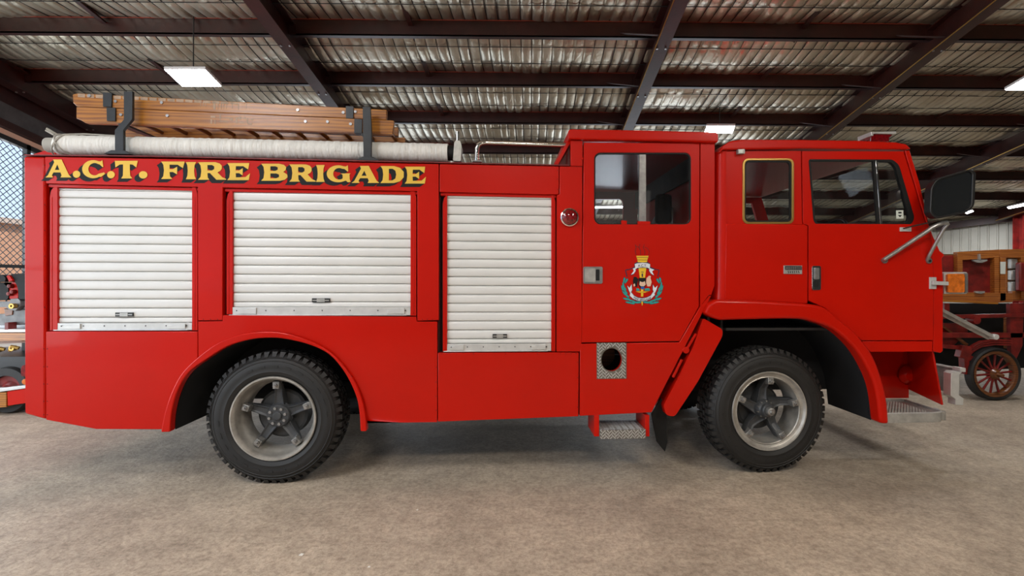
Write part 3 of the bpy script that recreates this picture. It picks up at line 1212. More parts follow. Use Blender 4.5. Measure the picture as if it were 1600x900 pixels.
def tread(x0, x1, z0, z1, y, parent, hole=None, pitch=0.026, plane='xz'):
    m = MB()
    j = 0
    z = z0 + pitch * .4
    while z < z1 - pitch * .2:
        x = x0 + pitch * .4 + (pitch / 2 if j % 2 else 0)
        i = 0
        while x < x1 - pitch * .3:
            if not hole or ((x - hole[0]) / hole[2]) ** 2 + ((z - hole[1]) / hole[3]) ** 2 > 1.15:
                a = math.radians(45 if (i + j) % 2 else -45)
                l = pitch * .42
                dx, dz = l * math.cos(a), l * math.sin(a)
                if plane == 'xz':
                    m.bar((x - dx, y, z - dz), (x + dx, y, z + dz), 0.002, 0.006, up=(-dz, 0, dx))
                else:
                    m.bar((x - dx, z - dz, y), (x + dx, z + dz, y), 0.006, 0.002)
            x += pitch
            i += 1
        z += pitch / 2
        j += 1
    o = m.build('tread_pattern', 'alu_rail', parent, smooth=0)
    o['kind'] = 'stuff'
    return o


xa, za = P(932.5, 591.5)
xc, zc_ = P(978.5, 535.5)
hc = P(955.4, 562)
tread(xa, xc, za, zc_, -0.006, hp, (hc[0], hc[1], 0.085, 0.095))
MB().prism(PP(ell(955.4, 562, 20, 22)), 0.34, 0.35).build('recess_back', 'wood_dark', hp, smooth=0)

# --- side step
x0, z0 = P(936, 684)
x1, z1 = P(1007, 669)
st = MB()
for a, b in ((927.8, 935.5), (1007, 1013.5)):
    st.prism(PP([(a, 648), (b, 648), (b, 681), (a, 681)]), -0.02, 0.27)
st.prism(PP([(935, 653), (1007, 650), (1007, 655), (935, 656)]), 0.24, 0.27)
st = st.build('side_step', 'red', truck, 0.003)
t = MB().box((x0, -0.035, z1 - 0.004), (x1, 0.25, z1)).box((x0, -0.038, z0), (x1, -0.030, z1)).build('step_tread', 'plate', st, 0.001)
o = tread(x0, x1, z0, z1, -0.039, st)
o = tread(x0, x1, -0.03, 0.24, z1 + 0.001, st, plane='xy')

# --- guard behind the front wheel and mudflap
plate('mudguard', [(1099, 497), (1111, 504), (1129.5, 515), (1128.5, 526), (1090, 597), (1054, 651.5), (1041, 648.5), (1037, 634), (1060, 590), (1084, 540)],
      0.0, 0.42, bevel=0.022, seg=4, r=[4, 4, 8, 4, 0, 6, 4, 4, 0, 0], smooth=60)
mb = MB()
mb.bar((P(1052, 590)[0], 0.02, P(1052, 590)[1]), (P(1066, 562)[0], 0.02, P(1066, 562)[1]), 0.03, 0.02)
mb.bar((P(1074, 545)[0], 0.02, P(1074, 545)[1]), (P(1088, 522)[0], 0.02, P(1088, 522)[1]), 0.03, 0.02)
mb.tube([(P(1072, 547)[0], -0.005, P(1072, 547)[1]), (P(1072, 547)[0], 0.1, P(1072, 547)[1])], 0.027, 14)
mb.build('guard_bracket', 'red', truck, 0.002)
MB().box((P(1105, 600)[0], 0.62, 0.55), (P(1375, 600)[0], 0.64, 1.42)).box((P(1105, 600)[0], 0.08, 1.36), (P(1330, 600)[0], 0.64, 1.38)).build('arch_bulkhead', 'under', truck, smooth=0)
plate('mudflap', [(1018, 647), (1033, 622), (1041, 640), (1043, 690), (1039, 706), (1026, 690)], 0.08, 0.095, m='rubber', bevel=0.002, yl=0.08)

# --- driver cab
plate('cab_roof', [(1122, 240), (1127, 229), (1140, 221.5), (1155, 219.3), (1250, 219.6), (1340, 221), (1395, 223.3), (1411, 226), (1420, 234), (1414, 234.5),
                   (1250, 233), (1128, 235)], -0.028, 2.42, bevel=0.014, seg=3, smooth=50)
QW = rrect(1160.5, 248, 1239.5, 349.5, 8)
plate('cab_side', [(1134, 236), (1252, 235.5), (1253.5, 345), (1254.5, 350.5), (1134, 350.5)], 0.002, 0.05, [QW], bevel=0.003)
plate('cab_side', [(1134, 349.5), (1254.5, 350.5), (1261, 353), (1261, 474.5), (1180, 470), (1132, 469)], -0.010, 0.05, bevel=0.006)
# rounded rear corner of the cab
vs, fs = [], []
(xe, zt_), (_, zb2) = P(1134.5, 236), P(1134.5, 470)
for k in range(9):
    a = k / 8 * math.pi / 2
    x = xe - 0.085 * math.sin(a)
    y = -0.004 + 0.11 * (1 - math.cos(a))
    vs += [(x, y, zt_), (x, y, zb2)]
for k in range(8):
    fs.append((2 * k, 2 * k + 1, 2 * k + 3, 2 * k + 2))
vs += [(xe - 0.085, 2.3, zt_), (xe - 0.085, 2.3, zb2)]
fs.append((16, 17, 19, 18))
MB().add(vs, fs).build('cab_corner', 'red', truck, smooth=50, recalc=False)
# quarter window
q = MB().prism(PP(rrect(1160, 247.5, 1240, 350, 9)), -0.008, 0.01, [PP(rrect(1163.2, 250.7, 1236.8, 346.8, 7))]).build('quarter_window', 'brass', truck, 0.002)
MB().prism(PP(rrect(1162.8, 250.3, 1237.2, 347.2, 7)), 0.0, 0.02, [PP(rrect(1165.5, 253, 1234.5, 344.5, 6))]).build('gasket', 'rubber', q, smooth=40)
MB().prism(PP(rrect(1164.5, 252, 1235.5, 345.5, 6)), 0.010, 0.013).build('pane', 'glass', q, smooth=0)
# front door
WIN = [(1264.5, 250), (1393, 250.5), (1403, 258), (1427.5, 341), (1422, 350.5), (1277, 350.5), (1272, 344)]
DWIN = rpoly(WIN, [4, 4, 10, 6, 6, 5, 4])
cd = MB()
cd.prism(PP([(1253.5, 236), (1412, 236), (1431, 298), (1447.5, 352), (1256, 350.7), (1255, 345)]), 0.002, 0.045, [PP(DWIN)])
cd.prism(PP([(1256, 349.8), (1447.5, 350.6), (1452, 372), (1457, 430), (1456.5, 531.5), (1345, 531.5), (1330.6, 518), (1309, 499.5), (1288, 481), (1262.5, 469.5), (1262.5, 353)]), -0.010, 0.045)
cd = cd.build('cab_door', 'red', truck, 0.004)
MB().prism(PP(rpoly([(a, b) for a, b in [(1263.3, 248.8), (1394, 249.3), (1404.3, 257), (1429, 341), (1423, 351.5), (1276.3, 351.5), (1271, 345)]], [4, 4, 10, 6, 6, 5, 4])), -0.002, 0.03, [PP(rpoly([(1266, 251.5), (1371, 252), (1391, 253), (1399, 260), (1421, 340), (1417, 348.5), (1278, 349), (1273.5, 343)], [3, 0, 3, 8, 5, 5, 4, 3]))]).build('window_gasket', 'rubber', cd, smooth=40)
MB().prism(PP([(1265.5, 251), (1368, 251.5), (1374, 349.5), (1277, 349.5), (1272.5, 343)]), 0.012, 0.016).build('pane', 'glass', cd, smooth=0)
MB().prism(PP([(1371, 251.5), (1391, 252), (1400, 260), (1421, 340), (1417, 349.5), (1377, 349.5)]), 0.008, 0.012).build('pane', 'glass', cd, smooth=0)
MB().prism(PP([(1367.3, 251), (1370, 251), (1377.8, 350.5), (1374.8, 350.5)]), -0.006, 0.02).build('vent_post', 'chrome', cd, 0.001)
MB().prism(PP([(1364, 251), (1367.3, 251), (1374.5, 350.5), (1371, 350.5)]), 0.0, 0.02).build('vent_seal', 'rubber', cd, smooth=0)
MB().prism(PP([(1266, 249.5), (1366, 250), (1366, 251.2), (1266, 250.8)]), -0.005, 0.005).build('window_trim', 'chrome', cd, smooth=0)
s = MB().prism(PP([(1401, 328.5), (1412, 328.3), (1412.5, 341.3), (1401.5, 341.5)]), 0.004, 0.0075).build('sticker', 'sticker', cd, smooth=0)
MB().prism(PP([(1404, 331), (1409, 330.8), (1409.3, 333.5), (1404.2, 333.5)]), 0.003, 0.004).prism(PP([(1403.5, 336), (1409.8, 336), (1406.8, 339.3)]), 0.003, 0.004).build('sticker_print', 'letter_black', cd, smooth=0)
hh = MB().prism(PP(rrect(1266.5, 415.5, 1280.3, 453, 2.5)), -0.022, -0.008).build('door_handle', 'chrome', cd, 0.004)
MB().prism(PP(rrect(1270, 418.5, 1276.5, 436.5, 1)), -0.034, -0.02).build('pull', 'dull', cd, 0.003)
MB().prism(PP(rrect(1268.5, 438, 1277, 449, 1.5)), -0.0235, -0.02).build('handle_recess', 'black', cd, smooth=0)
# model badge (unreadable raised strokes)
bg = MB().prism(PP([(1223, 414.8), (1251.5, 415), (1251.5, 428.3), (1223, 428)]), -0.018, -0.008).build('model_badge', 'silver', truck, 0.002)
MB().prism(PP([(1225, 415.8), (1250.5, 416), (1250.5, 421.8), (1225, 421.6)]), -0.0195, -0.015).build('badge_field', 'black', bg, smooth=0)
mb = MB()
for k in range(7):
    a = 1226.2 + k * 3.4
    mb.prism(PP([(a, 417), (a + 2.4, 417), (a + 2.4, 420.8), (a, 420.8)]), -0.0212, -0.019, [PP([(a + .8, 418), (a + 1.6, 418), (a + 1.6, 419.8), (a + .8, 419.8)])])
mb.build('badge_stroke', 'dull', bg, smooth=0)
mb = MB()
for k in range(6):
    a = 1229 + k * 3.2
    mb.prism(PP([(a, 423.2), (a + 1, 423.2), (a + 1.9, 427), (a + .9, 427)]), -0.0195, -0.015)
mb.build('badge_stroke', 'black', bg, smooth=0)

plate('cab_front', [(1413.5, 235), (1421, 235), (1436, 284), (1449, 340), (1450.5, 350), (1457, 368), (1468, 392), (1474.5, 397), (1474.5, 400), (1471, 404), (1473.5, 440), (1473, 548), (1469, 551.5),
                    (1457.8, 549), (1458.3, 430), (1453.5, 372), (1449, 352), (1432.5, 298)], -0.004, 0.05, bevel=0.006, seg=3)
plate('front_panel', [(1458, 360), (1471, 398), (1472.5, 546), (1466, 549), (1464, 400), (1452, 360)], 0.05, 2.36, bevel=0)
plate('windscreen', [(1420, 240), (1422, 240), (1452, 352), (1450, 352)], 0.05, 2.35, m='screen_glass', bevel=0)
plate('cab_sill', [(1346, 533), (1456.5, 533), (1456.5, 549.2), (1359, 549.5), (1353, 543)], -0.004, 0.05, bevel=0.004)
plate('front_fender', ARCH_F + ARCH_FI[::-1], -0.055, 0.10, bevel=0.022, seg=4, smooth=60)
# far side of the cab
plate('far_cab_side', [(1124, 236), (1414, 236), (1449, 352), (1470, 400), (1472, 548), (1382, 552)] + ARCH_FI[::-1][:-6] + [(1124, 495)], 2.36, 2.40,
      [QW, [(1277, 250), (1392, 250), (1420, 349), (1277, 349)]], 'red', 0)
# interior: floors, walls, seats, wheel, tank
xcb, zcb = P(893, 262)
xcf = P(1116, 400)[0]
zfl = P(1000, 528)[1]
mb = MB()
mb.box((xcb, 0.06, zfl - 0.02), (xcf, 2.35, zfl))
mb.box((xcb - 0.0, 0.06, zfl), (xcb + 0.02, 2.35, P(900, 222)[1]))
mb.box((xcf - 0.03, 0.06, zfl), (xcf - 0.01, 2.35, P(1100, 352)[1]))
mb.box((xcf - 0.03, 0.06, P(1100, 262)[1]), (xcf - 0.01, 2.35, P(1100, 222)[1]))
mb.build('crew_interior', 'interior', truck, smooth=0)
xk0, xk1 = P(1140, 400)[0], P(1456, 400)[0]
mb = MB()
mb.box((xk0, 0.06, zfl + .05), (xk1, 2.35, zfl + 0.07))
mb.box((xk0 - 0.03, 0.1, zfl), (xk0 - 0.01, 2.33, P(1140, 352)[1]))
mb.build('cab_interior', 'interior', truck, smooth=0)
mb = MB()
# engine hump and dash
mb.box((xk1 - 0.35, 0.1, P(1400, 400)[1]), (xk1 - 0.08, 2.3, P(1400, 352)[1] - 0.02))
mb.build('dashboard', 'interior', truck, 0.02)


def seat(x, y, w=0.5, top=None, m='seat'):
    zs = zfl + 0.42
    top = top or P(1030, 312)[1]
    r = MB().box((x, y, zs - 0.12), (x + 0.48, y + w, zs)).box((x - 0.05, y, zs), (x + 0.08, y + w, top)).build('seat', m, truck, 0.035, 50, 3)
    return r


seat(P(1032, 400)[0], 1.35, 0.5)
seat(P(960, 400)[0], 1.6, 0.5, P(1000, 345)[1])
seat(P(1170, 400)[0], 0.35, 0.5, P(1180, 372)[1])
seat(P(1170, 400)[0], 1.55, 0.5, P(1180, 340)[1])
x, z = P(1375, 372)
ring = []
for k in range(28):
    a = 2 * math.pi * k / 28
    ring.append((x - 0.06 + 0.21 * math.sin(a) * 0.35, 0.55 + 0.21 * math.cos(a), z + 0.02 + 0.21 * math.sin(a) * 0.93))
sw = MB().tube(ring, 0.013, 8, closed=True)
for k in (0, 9, 18):
    sw.tube([ring[k], (x - 0.03, 0.55, z)], 0.01, 6)
sw.tube([(x - 0.03, 0.55, z), (x + 0.12, 0.55, z - 0.35)], 0.025, 8)
sw.build('steering_wheel', 'black', truck)
# white water drum seen through the crew window
x, z = P(1063, 338, 1.0)
MB().lathe([(0.001, -0.22), (0.15, -0.22), (0.16, -0.2), (0.16, 0.2), (0.15, 0.22), (0.001, 0.22)], 28, (x, 1.25, z - 0.05)).build('equipment_drum', 'white', truck)
MB().box((P(1022, 300, 1.0)[0], 0.9, P(1022, 350, 1.)[1]), (P(1046, 300, 1.)[0], 1.0, P(1022, 305, 1.)[1])).build('equipment_case', 'under', truck, 0.03)

# --- roof siren and small lamp on the cab
si = plate('roof_beacon', [(1360, 221.5), (1361, 214), (1359.5, 209), (1397, 208.5), (1390, 215), (1390, 221.5)], 0.30, 0.45, m='lens_red', yl=0.30, bevel=0.006)
MB().prism(PP([(1359, 206.5), (1362.5, 206.8), (1398, 205.8), (1399, 209.5), (1396, 210.3), (1363, 209.5), (1363, 213), (1359.5, 213)], 0.3), 0.285, 0.46).build('beacon_rim', 'alu_rail', si, 0.003)
ml = plate('clearance_lamp', [(1150, 234.5), (1161.3, 234.3), (1161.3, 241.5), (1150.3, 241.8)], -0.035, 0.002, m='galv', bevel=0.003)
MB().prism(PP([(1151.2, 235.3), (1157, 235.3), (1157, 240.8), (1151.4, 240.8)]), -0.038, -0.03).build('lens', 'sticker', ml, 0.001)

# --- wing mirror
YM = -0.16
mo = rpoly([(1452.5, 292), (1462, 279.5), (1514, 264.5), (1522.5, 270), (1519.5, 324), (1508, 333), (1461, 342.5), (1450.5, 334)], [6, 6, 7, 7, 9, 8, 8, 7])
mi = rpoly([(1455.5, 293), (1464, 282), (1512, 268), (1517, 272), (1515, 322), (1505, 330), (1463, 339), (1453.5, 332)], [6, 6, 6, 6, 8, 7, 7, 6])
mir = MB().prism(PP(mo, YM), YM - 0.018, YM + 0.05, [PP(mi, YM)]).build('wing_mirror', 'black', truck, 0.006, 40, 3)
MB().prism(PP(mi, YM), YM - 0.006, YM + 0.004).build('mirror_glass', 'mirror', mir, smooth=0)


def P3(px, py, y):
    x, z = P(px, py, y)
    return Vector((x, y, z))


arm = MB().tube([P3(1380, 407, -0.015), P3(1381.5, 405.5, -0.035), P3(1400, 393.5, -0.06), P3(1448, 361.5, -0.13), P3(1456, 355.5, -0.145), P3(1466, 351, -0.15), P3(1474, 348.5, -0.15), P3(1480, 349, -0.145)], 0.016, 12)
arm = arm.build('mirror_arm', 'dull', truck)
MB().tube([P3(1448.5, 407, -0.01), P3(1452, 399, -0.04), P3(1466, 373, -0.09), P3(1475, 357, -0.13), P3(1481, 350, -0.145), P3(1478, 346.5, -0.15)], 0.0135, 12).build('lower_strut', 'dull', arm)
MB().tube([P3(1411, 357, -0.02), P3(1435, 351.5, -0.08), P3(1462, 345.5, -0.14)], 0.006, 8).build('stay_rod', 'beam', arm)
mb = MB().disc(P3(1380, 407, 0), 0.024, -0.022, -0.008, 18).disc(P3(1449, 407.5, 0), 0.023, -0.022, -0.004, 18)
mb.build('mount_foot', 'dull', arm)
MB().disc(P3(1380, 407, 0), 0.009, -0.03, -0.02, 10).disc(P3(1449.5, 408, 0), 0.010, -0.028, -0.02, 10).build('mount_bolt', 'black', arm)
MB().prism(PP([(1404, 355.5), (1421, 355.3), (1421, 362), (1404, 362)]), -0.022, -0.008).build('stay_bracket', 'alu_rail', arm, 0.002)

# --- hinge strap and indicator at the nose
st = MB().prism(PP([(1450, 433), (1460.5, 433), (1460.5, 451.5), (1450, 451.5)]), -0.018, -0.008)
st.bar(P3(1457, 442, -0.03), P3(1480, 443, -0.03), 0.018, 0.030)
st.bar(P3(1480, 443, -0.03), P3(1480, 443, 0.10), 0.018, 0.030)
st.build('indicator_bracket', 'alu_rail', truck, 0.002)
ind = MB().prism(PP(rrect(1476.5, 425, 1513, 459.3, 2.5), 0.08), 0.09, 0.16).build('indicator_lamp', 'alu_rail', truck, 0.004)
MB().prism(PP(rrect(1479, 427.8, 1505.5, 457, 3), 0.08), 0.068, 0.10).build('lens', 'lens_amber', ind, 0.008, 40, 3)
MB().prism(PP([(1507, 427), (1511.5, 427), (1511.5, 457.5), (1507, 457.5)], 0.08), 0.074, 0.092).build('housing_edge', 'dull', ind, 0.001)

# --- polished bar sticking out in front
bar = MB()
bar.bar(P3(1466, 482, 0.22), P3(1552, 526.5, 0.22), 0.03, 0.028)
bar.bar(P3(1466, 488, 0.25), P3(1545, 529, 0.25), 0.02, 0.022)
bar = bar.build('front_bar', 'silver', truck, 0.004)
_p = P3(1552.5, 526, 0.22)
MB().disc((_p.x, 0, _p.z), 0.024, 0.19, 0.26, 18).build('bar_end', 'alu_rail', bar, 0.003)
_p = P3(1509, 501, 0.20)
MB().disc((_p.x, 0, _p.z), 0.007, 0.195, 0.21, 8).build('bar_rivet', 'chrome', bar)

# --- nose below the cab: recess, flank, step, bumper
plate('nose_recess', [(1340, 528), (1420, 528), (1420, 622), (1352, 622)], 0.46, 0.48, yl=0.46, bevel=0)
vs = [P3(1417, 530, 0.46), P3(1456, 547, 0.02), P3(1471.5, 633, 0.02), P3(1418.5, 608, 0.46)]
vs2 = [v + Vector((0.02, 0.005, 0)) for v in vs]
MB().add([tuple(v) for v in vs + vs2], [(0, 1, 2, 3), (7, 6, 5, 4), (4, 5, 1, 0), (5, 6, 2, 1), (6, 7, 3, 2), (7, 4, 0, 3)]).build('nose_flank', 'red', truck, 0.003)
x, z = P(1418, 585, 0.44)
MB().lathe([(0.0, -0.05), (0.05, -0.045), (0.075, -0.02), (0.085, 0.0)], 24, (x - 0.0, 0.44, z)).build('nose_bulge', 'red', truck)
# cast step tray
xl_, zl_ = P(1383, 646.5, -0.05)
xr2, _ = P(1474, 646.5, -0.05)
zlo = P(1400, 661, -0.05)[1]
plan = [(xl_, -0.05), (xr2 - 0.07, -0.05), (xr2 + 0.00, -0.03), (xr2 + 0.04, 0.02), (xr2 + 0.06, 0.10), (xr2 + 0.08, 0.46), (xl_, 0.46)]


def plan_prism(pl, z0, z1, holes=()):
    m = MB().prism(pl, 0, 1, holes)
    m.v = [(x, z, z0 if y < 0.5 else z1) for x, y, z in m.v]
    return m


inner = [(xl_ + .012, -0.036), (xr2 - 0.075, -0.036), (xr2 - 0.01, -0.018), (xr2 + 0.025, 0.028), (xr2 + 0.044, 0.10), (xr2 + 0.062, 0.445), (xl_ + .012, 0.445)]
ts = plan_prism(plan, zlo, zl_, [inner]).build('front_step', 'silver', truck, 0.004, 50, 3)
plan_prism([(a * 1.0, b) for a, b in inner], zl_ - 0.03, zl_ - 0.018).build('step_floor', 'silver', ts, smooth=0)
mb = MB()
for i in range(17):
    for j in range(14):
        xx_, yy_ = xl_ + 0.03 + i * 0.026, -0.02 + j * 0.032
        if xx_ < xr2 - 0.03 + 0.05 * yy_ and not (i > 14 and j < 2):
            mb.add([(xx_ - .007, yy_ - .007, zl_ - .018), (xx_ + .007, yy_ - .007, zl_ - .018), (xx_ + .007, yy_ + .007, zl_ - .018), (xx_ - .007, yy_ + .007, zl_ - .018), (xx_, yy_, zl_ - .006)],
                   [(0, 1, 4), (1, 2, 4), (2, 3, 4), (3, 0, 4)])
mb.build('grip_stud', 'silver', ts, smooth=0)['kind'] = 'stuff'
mb = MB()
outl = plan[:5]
dens = []
for a, b in zip(outl[:-1], outl[1:]):
    n = max(1, int((Vector(b) - Vector(a)).length / 0.013))
    for k in range(n):
        dens.append(Vector(a).lerp(Vector(b), k / n))
for p in dens:
    mb.box((p.x - .004, p.y + 0.001, zl_ - .001), (p.x + .004, p.y + .012, zl_ + .007))
mb.build('rim_tooth', 'alu_rail', ts, smooth=0)['kind'] = 'stuff'
MB().tube([P3(1472.5, 642, 0.04), P3(1472.5, 656, 0.04)], 0.022, 14).build('step_end', 'silver', ts, 0.003)
# bumper with its end bracket
x, z = P(1500, 576, 0.25)
bp_ = MB().box((x - 0.05, 0.24, z - 0.22), (x - 0.02, 2.2, z)).box((x - 0.05, 0.24, z - 0.02), (x + 0.02, 2.2, z + 0.006)).build('front_bumper', 'silver', truck, 0.004)
b2 = MB().prism(PP([(1480, 582), (1484, 579.5), (1503, 580), (1503, 574), (1494, 573), (1494, 579), (1497, 581), (1493, 584), (1492.5, 616), (1499.5, 621), (1499, 631.5), (1486.5, 631), (1487, 622), (1479.5, 617)], 0.2), 0.16, 0.24)
b2.build('bumper_bracket', 'alu_rail', bp_, 0.004)

# --- tail lamps at the rear
tl = plate('tail_lamp', rpoly([(28.5, 577), (31, 571.5), (38, 570), (38, 590), (29, 588)], 2), 0.02, 0.14, m='lens_red', bevel=0.004)
MB().prism(PP(ell(33.5, 598, 5.5, 4.6)), 0.03, 0.12).build('reflector', 'lens_amber', tl, 0.002)


# ================================================================== WHEELS
def circ(r, a, y):
    return Vector((r * math.cos(a), y, r * math.sin(a)))


RT = 0.505


def make_wheel(kind, cx, cz, cy, rz):
    if kind == 'rear':
        prof = [(0.300, 0.03), (0.316, 0.004), (0.320, -0.010), (0.316, -0.018), (0.306, -0.018), (0.300, -0.010), (0.292, 0.0), (0.287, 0.02), (0.283, 0.06), (0.272, 0.085),
                (0.262, 0.10), (0.258, 0.16), (0.262, 0.22), (0.285, 0.24), (0.30, 0.24)]
    else:
        prof = [(0.300, 0.03), (0.316, 0.004), (0.320, -0.010), (0.316, -0.018), (0.308, -0.016), (0.298, 0.0), (0.290, 0.006), (0.276, 0.010), (0.270, 0.006), (0.264, 0.012),
                (0.262, 0.05), (0.258, 0.16), (0.262, 0.22), (0.285, 0.24), (0.30, 0.24)]
    w = MB().lathe(prof, 72).build('wheel', 'rim', truck, smooth=30)
    w.location = (cx, cy, cz)
    w.rotation_euler = (0, 0, rz)
    m = MB()
    prof = [(0.300, 0.035), (0.312, 0.010), (0.318, -0.002), (0.335, -0.012), (0.352, -0.018), (0.356, -0.020), (0.360, -0.018), (0.385, -0.021), (0.410, -0.020),
            (0.430, -0.014), (0.434, -0.016), (0.438, -0.012), (0.452, -0.004), (0.456, -0.007), (0.460, -0.001), (0.470, 0.008), (0.482, 0.024), (0.488, 0.05),
            (0.489, 0.13), (0.488, 0.21), (0.482, 0.236), (0.460, 0.262), (0.41, 0.28), (0.35, 0.27), (0.300, 0.225), (0.29, 0.13)]
    m.lathe(prof, 96, closed=True)
    # raised sidewall letters: unreadable low marks
    for k in range(26):
        if k % 13 < 9:
            a = k * 2 * math.pi / 26 + 0.02
            m.arcbox(0.388, 0.403, -0.0235, -0.018, a, a + 0.11)
    N = 52
    for k in range(N):
        a = 2 * math.pi * k / N
        da = 2 * math.pi / N
        vs = []
        for r0, y in ((0.466, -0.001), (0.484, 0.012), (RT - 0.003, 0.022), (RT, 0.075)):
            wd = da * (0.27 if y < 0.02 else 0.34)
            vs += [circ(r0, a - wd, y), circ(r0, a + wd, y)]
        vs += [circ(0.48, a - da * .34, 0.075), circ(0.48, a + da * .34, 0.075), circ(0.455, a - da * .27, 0.02), circ(0.455, a + da * .27, 0.02)]
        fs = [(0, 1, 3, 2), (2, 3, 5, 4), (4, 5, 7, 6), (6, 7, 9, 8), (0, 2, 4, 6, 8, 10), (1, 11, 9, 7, 5, 3), (8, 9, 11, 10), (10, 11, 1, 0)]
        m.add(vs, fs)
        vs2 = [(v.x, 0.26 - v.y, v.z) for v in vs]
        m.add(vs2, [f[::-1] for f in fs])
        m.arcbox(0.48, RT, 0.088, 0.124, a + da * .1, a + da * .78)
        m.arcbox(0.48, RT, 0.136, 0.172, a - da * .4, a + da * .28)
    m.build('tyre', 'tyre', w, smooth=35)
    # brake drum
    MB().lathe([(0.001, 0.165), (0.17, 0.165), (0.19, 0.18), (0.195, 0.27), (0.001, 0.27)], 40).build('brake_drum', 'spider', w)
    yh = 0.075 if kind == 'rear' else 0.045
    off = math.radians(91 if kind == 'rear' else 85)
    spm = MB()
    for k in range(5):
        a = off + k * 2 * math.pi / 5
        u, t = Vector((math.cos(a), 0, math.sin(a))), Vector((-math.sin(a), 0, math.cos(a)))

        def q(r, s, y):
            return u * r + t * s + Vector((0, y, 0))
        yo = 0.075 if kind == 'rear' else 0.035
        sec = [(0.05, 0.055, yh + 0.02, 0.15), (0.10, 0.043, yh + 0.035 if kind == 'front' else yh + 0.02, 0.16), (0.16, 0.036, yh + 0.045 if kind == 'front' else yh + 0.015, 0.15),
               (0.215, 0.034, yo + 0.02, 0.12), (0.25, 0.032, yo, 0.10)]
        vs, fs = [], []
        for r, s, ya, yb3 in sec:
            sw_ = 0.012 if kind == 'front' else 0
            bend = (0.25 - r) * (0.12 if kind == 'front' else 0)
            vs += [q(r, -s + bend, yb3), q(r, -s * .82 + bend, ya), q(r, -s * .45 + bend, ya + .012), q(r, s * .45 + bend, ya + .012), q(r, s * .82 + bend, ya), q(r, s + bend, yb3)]
        for i in range(len(sec) - 1):
            for j in range(5):
                b0 = i * 6 + j
                fs.append((b0, b0 + 1, b0 + 7, b0 + 6))
            fs.append((i * 6 + 5, i * 6, i * 6 + 6, i * 6 + 11))
        fs += [(0, 1, 2, 3, 4, 5), tuple(range(24, 30))[::-1]]
        spm.add(vs, fs)
        # clamp wedge
        stud, nuts = MB(), MB()
        rc = 0.238
        y0 = yo - 0.028
        pts = []
        for r, s, y in ((rc + .034, .030, y0 + .05), (rc + .032, .026, y0 + .002), (rc - .024, .023, y0 - .004), (rc - .034, .021, y0 + .05)):
            pts += [q(r, -s, y), q(r, s, y)]
        stud.add(pts, [(0, 1, 3, 2), (2, 3, 5, 4), (4, 5, 7, 6), (0, 2, 4, 6), (7, 5, 3, 1), (6, 7, 1, 0)])
        c = q(rc, 0, 0)
        hexs = []
        for yy2 in (y0 + .004, y0 - .020):
            for n in range(6):
                aa = n * math.pi / 3
                hexs.append((c.x + .017 * math.cos(aa), yy2, c.z + .017 * math.sin(aa)))
        nuts.add(hexs, [tuple(range(6)), tuple(range(6, 12))[::-1]] + [(n, (n + 1) % 6, 6 + (n + 1) % 6, 6 + n) for n in range(6)])
        nuts.disc((c.x, 0, c.z), 0.009, y0 - .034, y0 - .01, 10)
        stud.build('clamp', 'galv', w, 0.003)
        nuts.build('wheel_nut', 'dull', w, smooth=25)
    spm.build('spider', 'spider', w, 0.003, 45)
    if kind == 'rear':
        hub = MB().lathe([(0.001, yh - 0.005), (0.078, yh - 0.005), (0.086, yh + 0.004), (0.090, yh + .03), (0.10, 0.12)], 36).build('hub', 'spider', w)
        m = MB().lathe([(0.001, yh - .022), (0.026, yh - .022), (0.033, yh - .016), (0.034, yh)], 24)
        m.build('hub_cap', 'spider', w)
        for k in range(8):
            a = k * math.pi / 4 + .25
            MB().disc(circ(0.061, a, 0), 0.0115, yh - .020, yh, 6).build('hub_bolt', 'dull', w, smooth=20)
    else:
        hub = MB().lathe([(0.001, -0.005), (0.045, -0.005), (0.052, 0.004), (0.055, 0.03), (0.072, 0.05), (0.080, 0.09), (0.09, 0.12)], 36).build('hub', 'spider', w)
        MB().lathe([(0.001, -.055), (0.012, -.055), (0.018, -.045), (0.03, -.04), (0.034, -.03), (0.034, -0.004)], 18).build('axle_end', 'galv', w)
        for k in range(10):
            a = k * math.pi / 5 + .25
            MB().disc(circ(0.068, a, 0), 0.006, .040, .06, 8).build('hub_bolt', 'galv', w, smooth=20)
    return w


xw, _ = P(427.5, 656, 0.03)
make_wheel('rear', xw, 0.50, 0.03, 0)
make_wheel('rear', xw, 0.50, 2.37, math.pi)
xw2, _ = P(1201.5, 639.6, 0.03)
make_wheel('front', xw2, 0.505, 0.03, 0.05)
make_wheel('front', xw2, 0.505, 2.37, math.pi + 0.05)

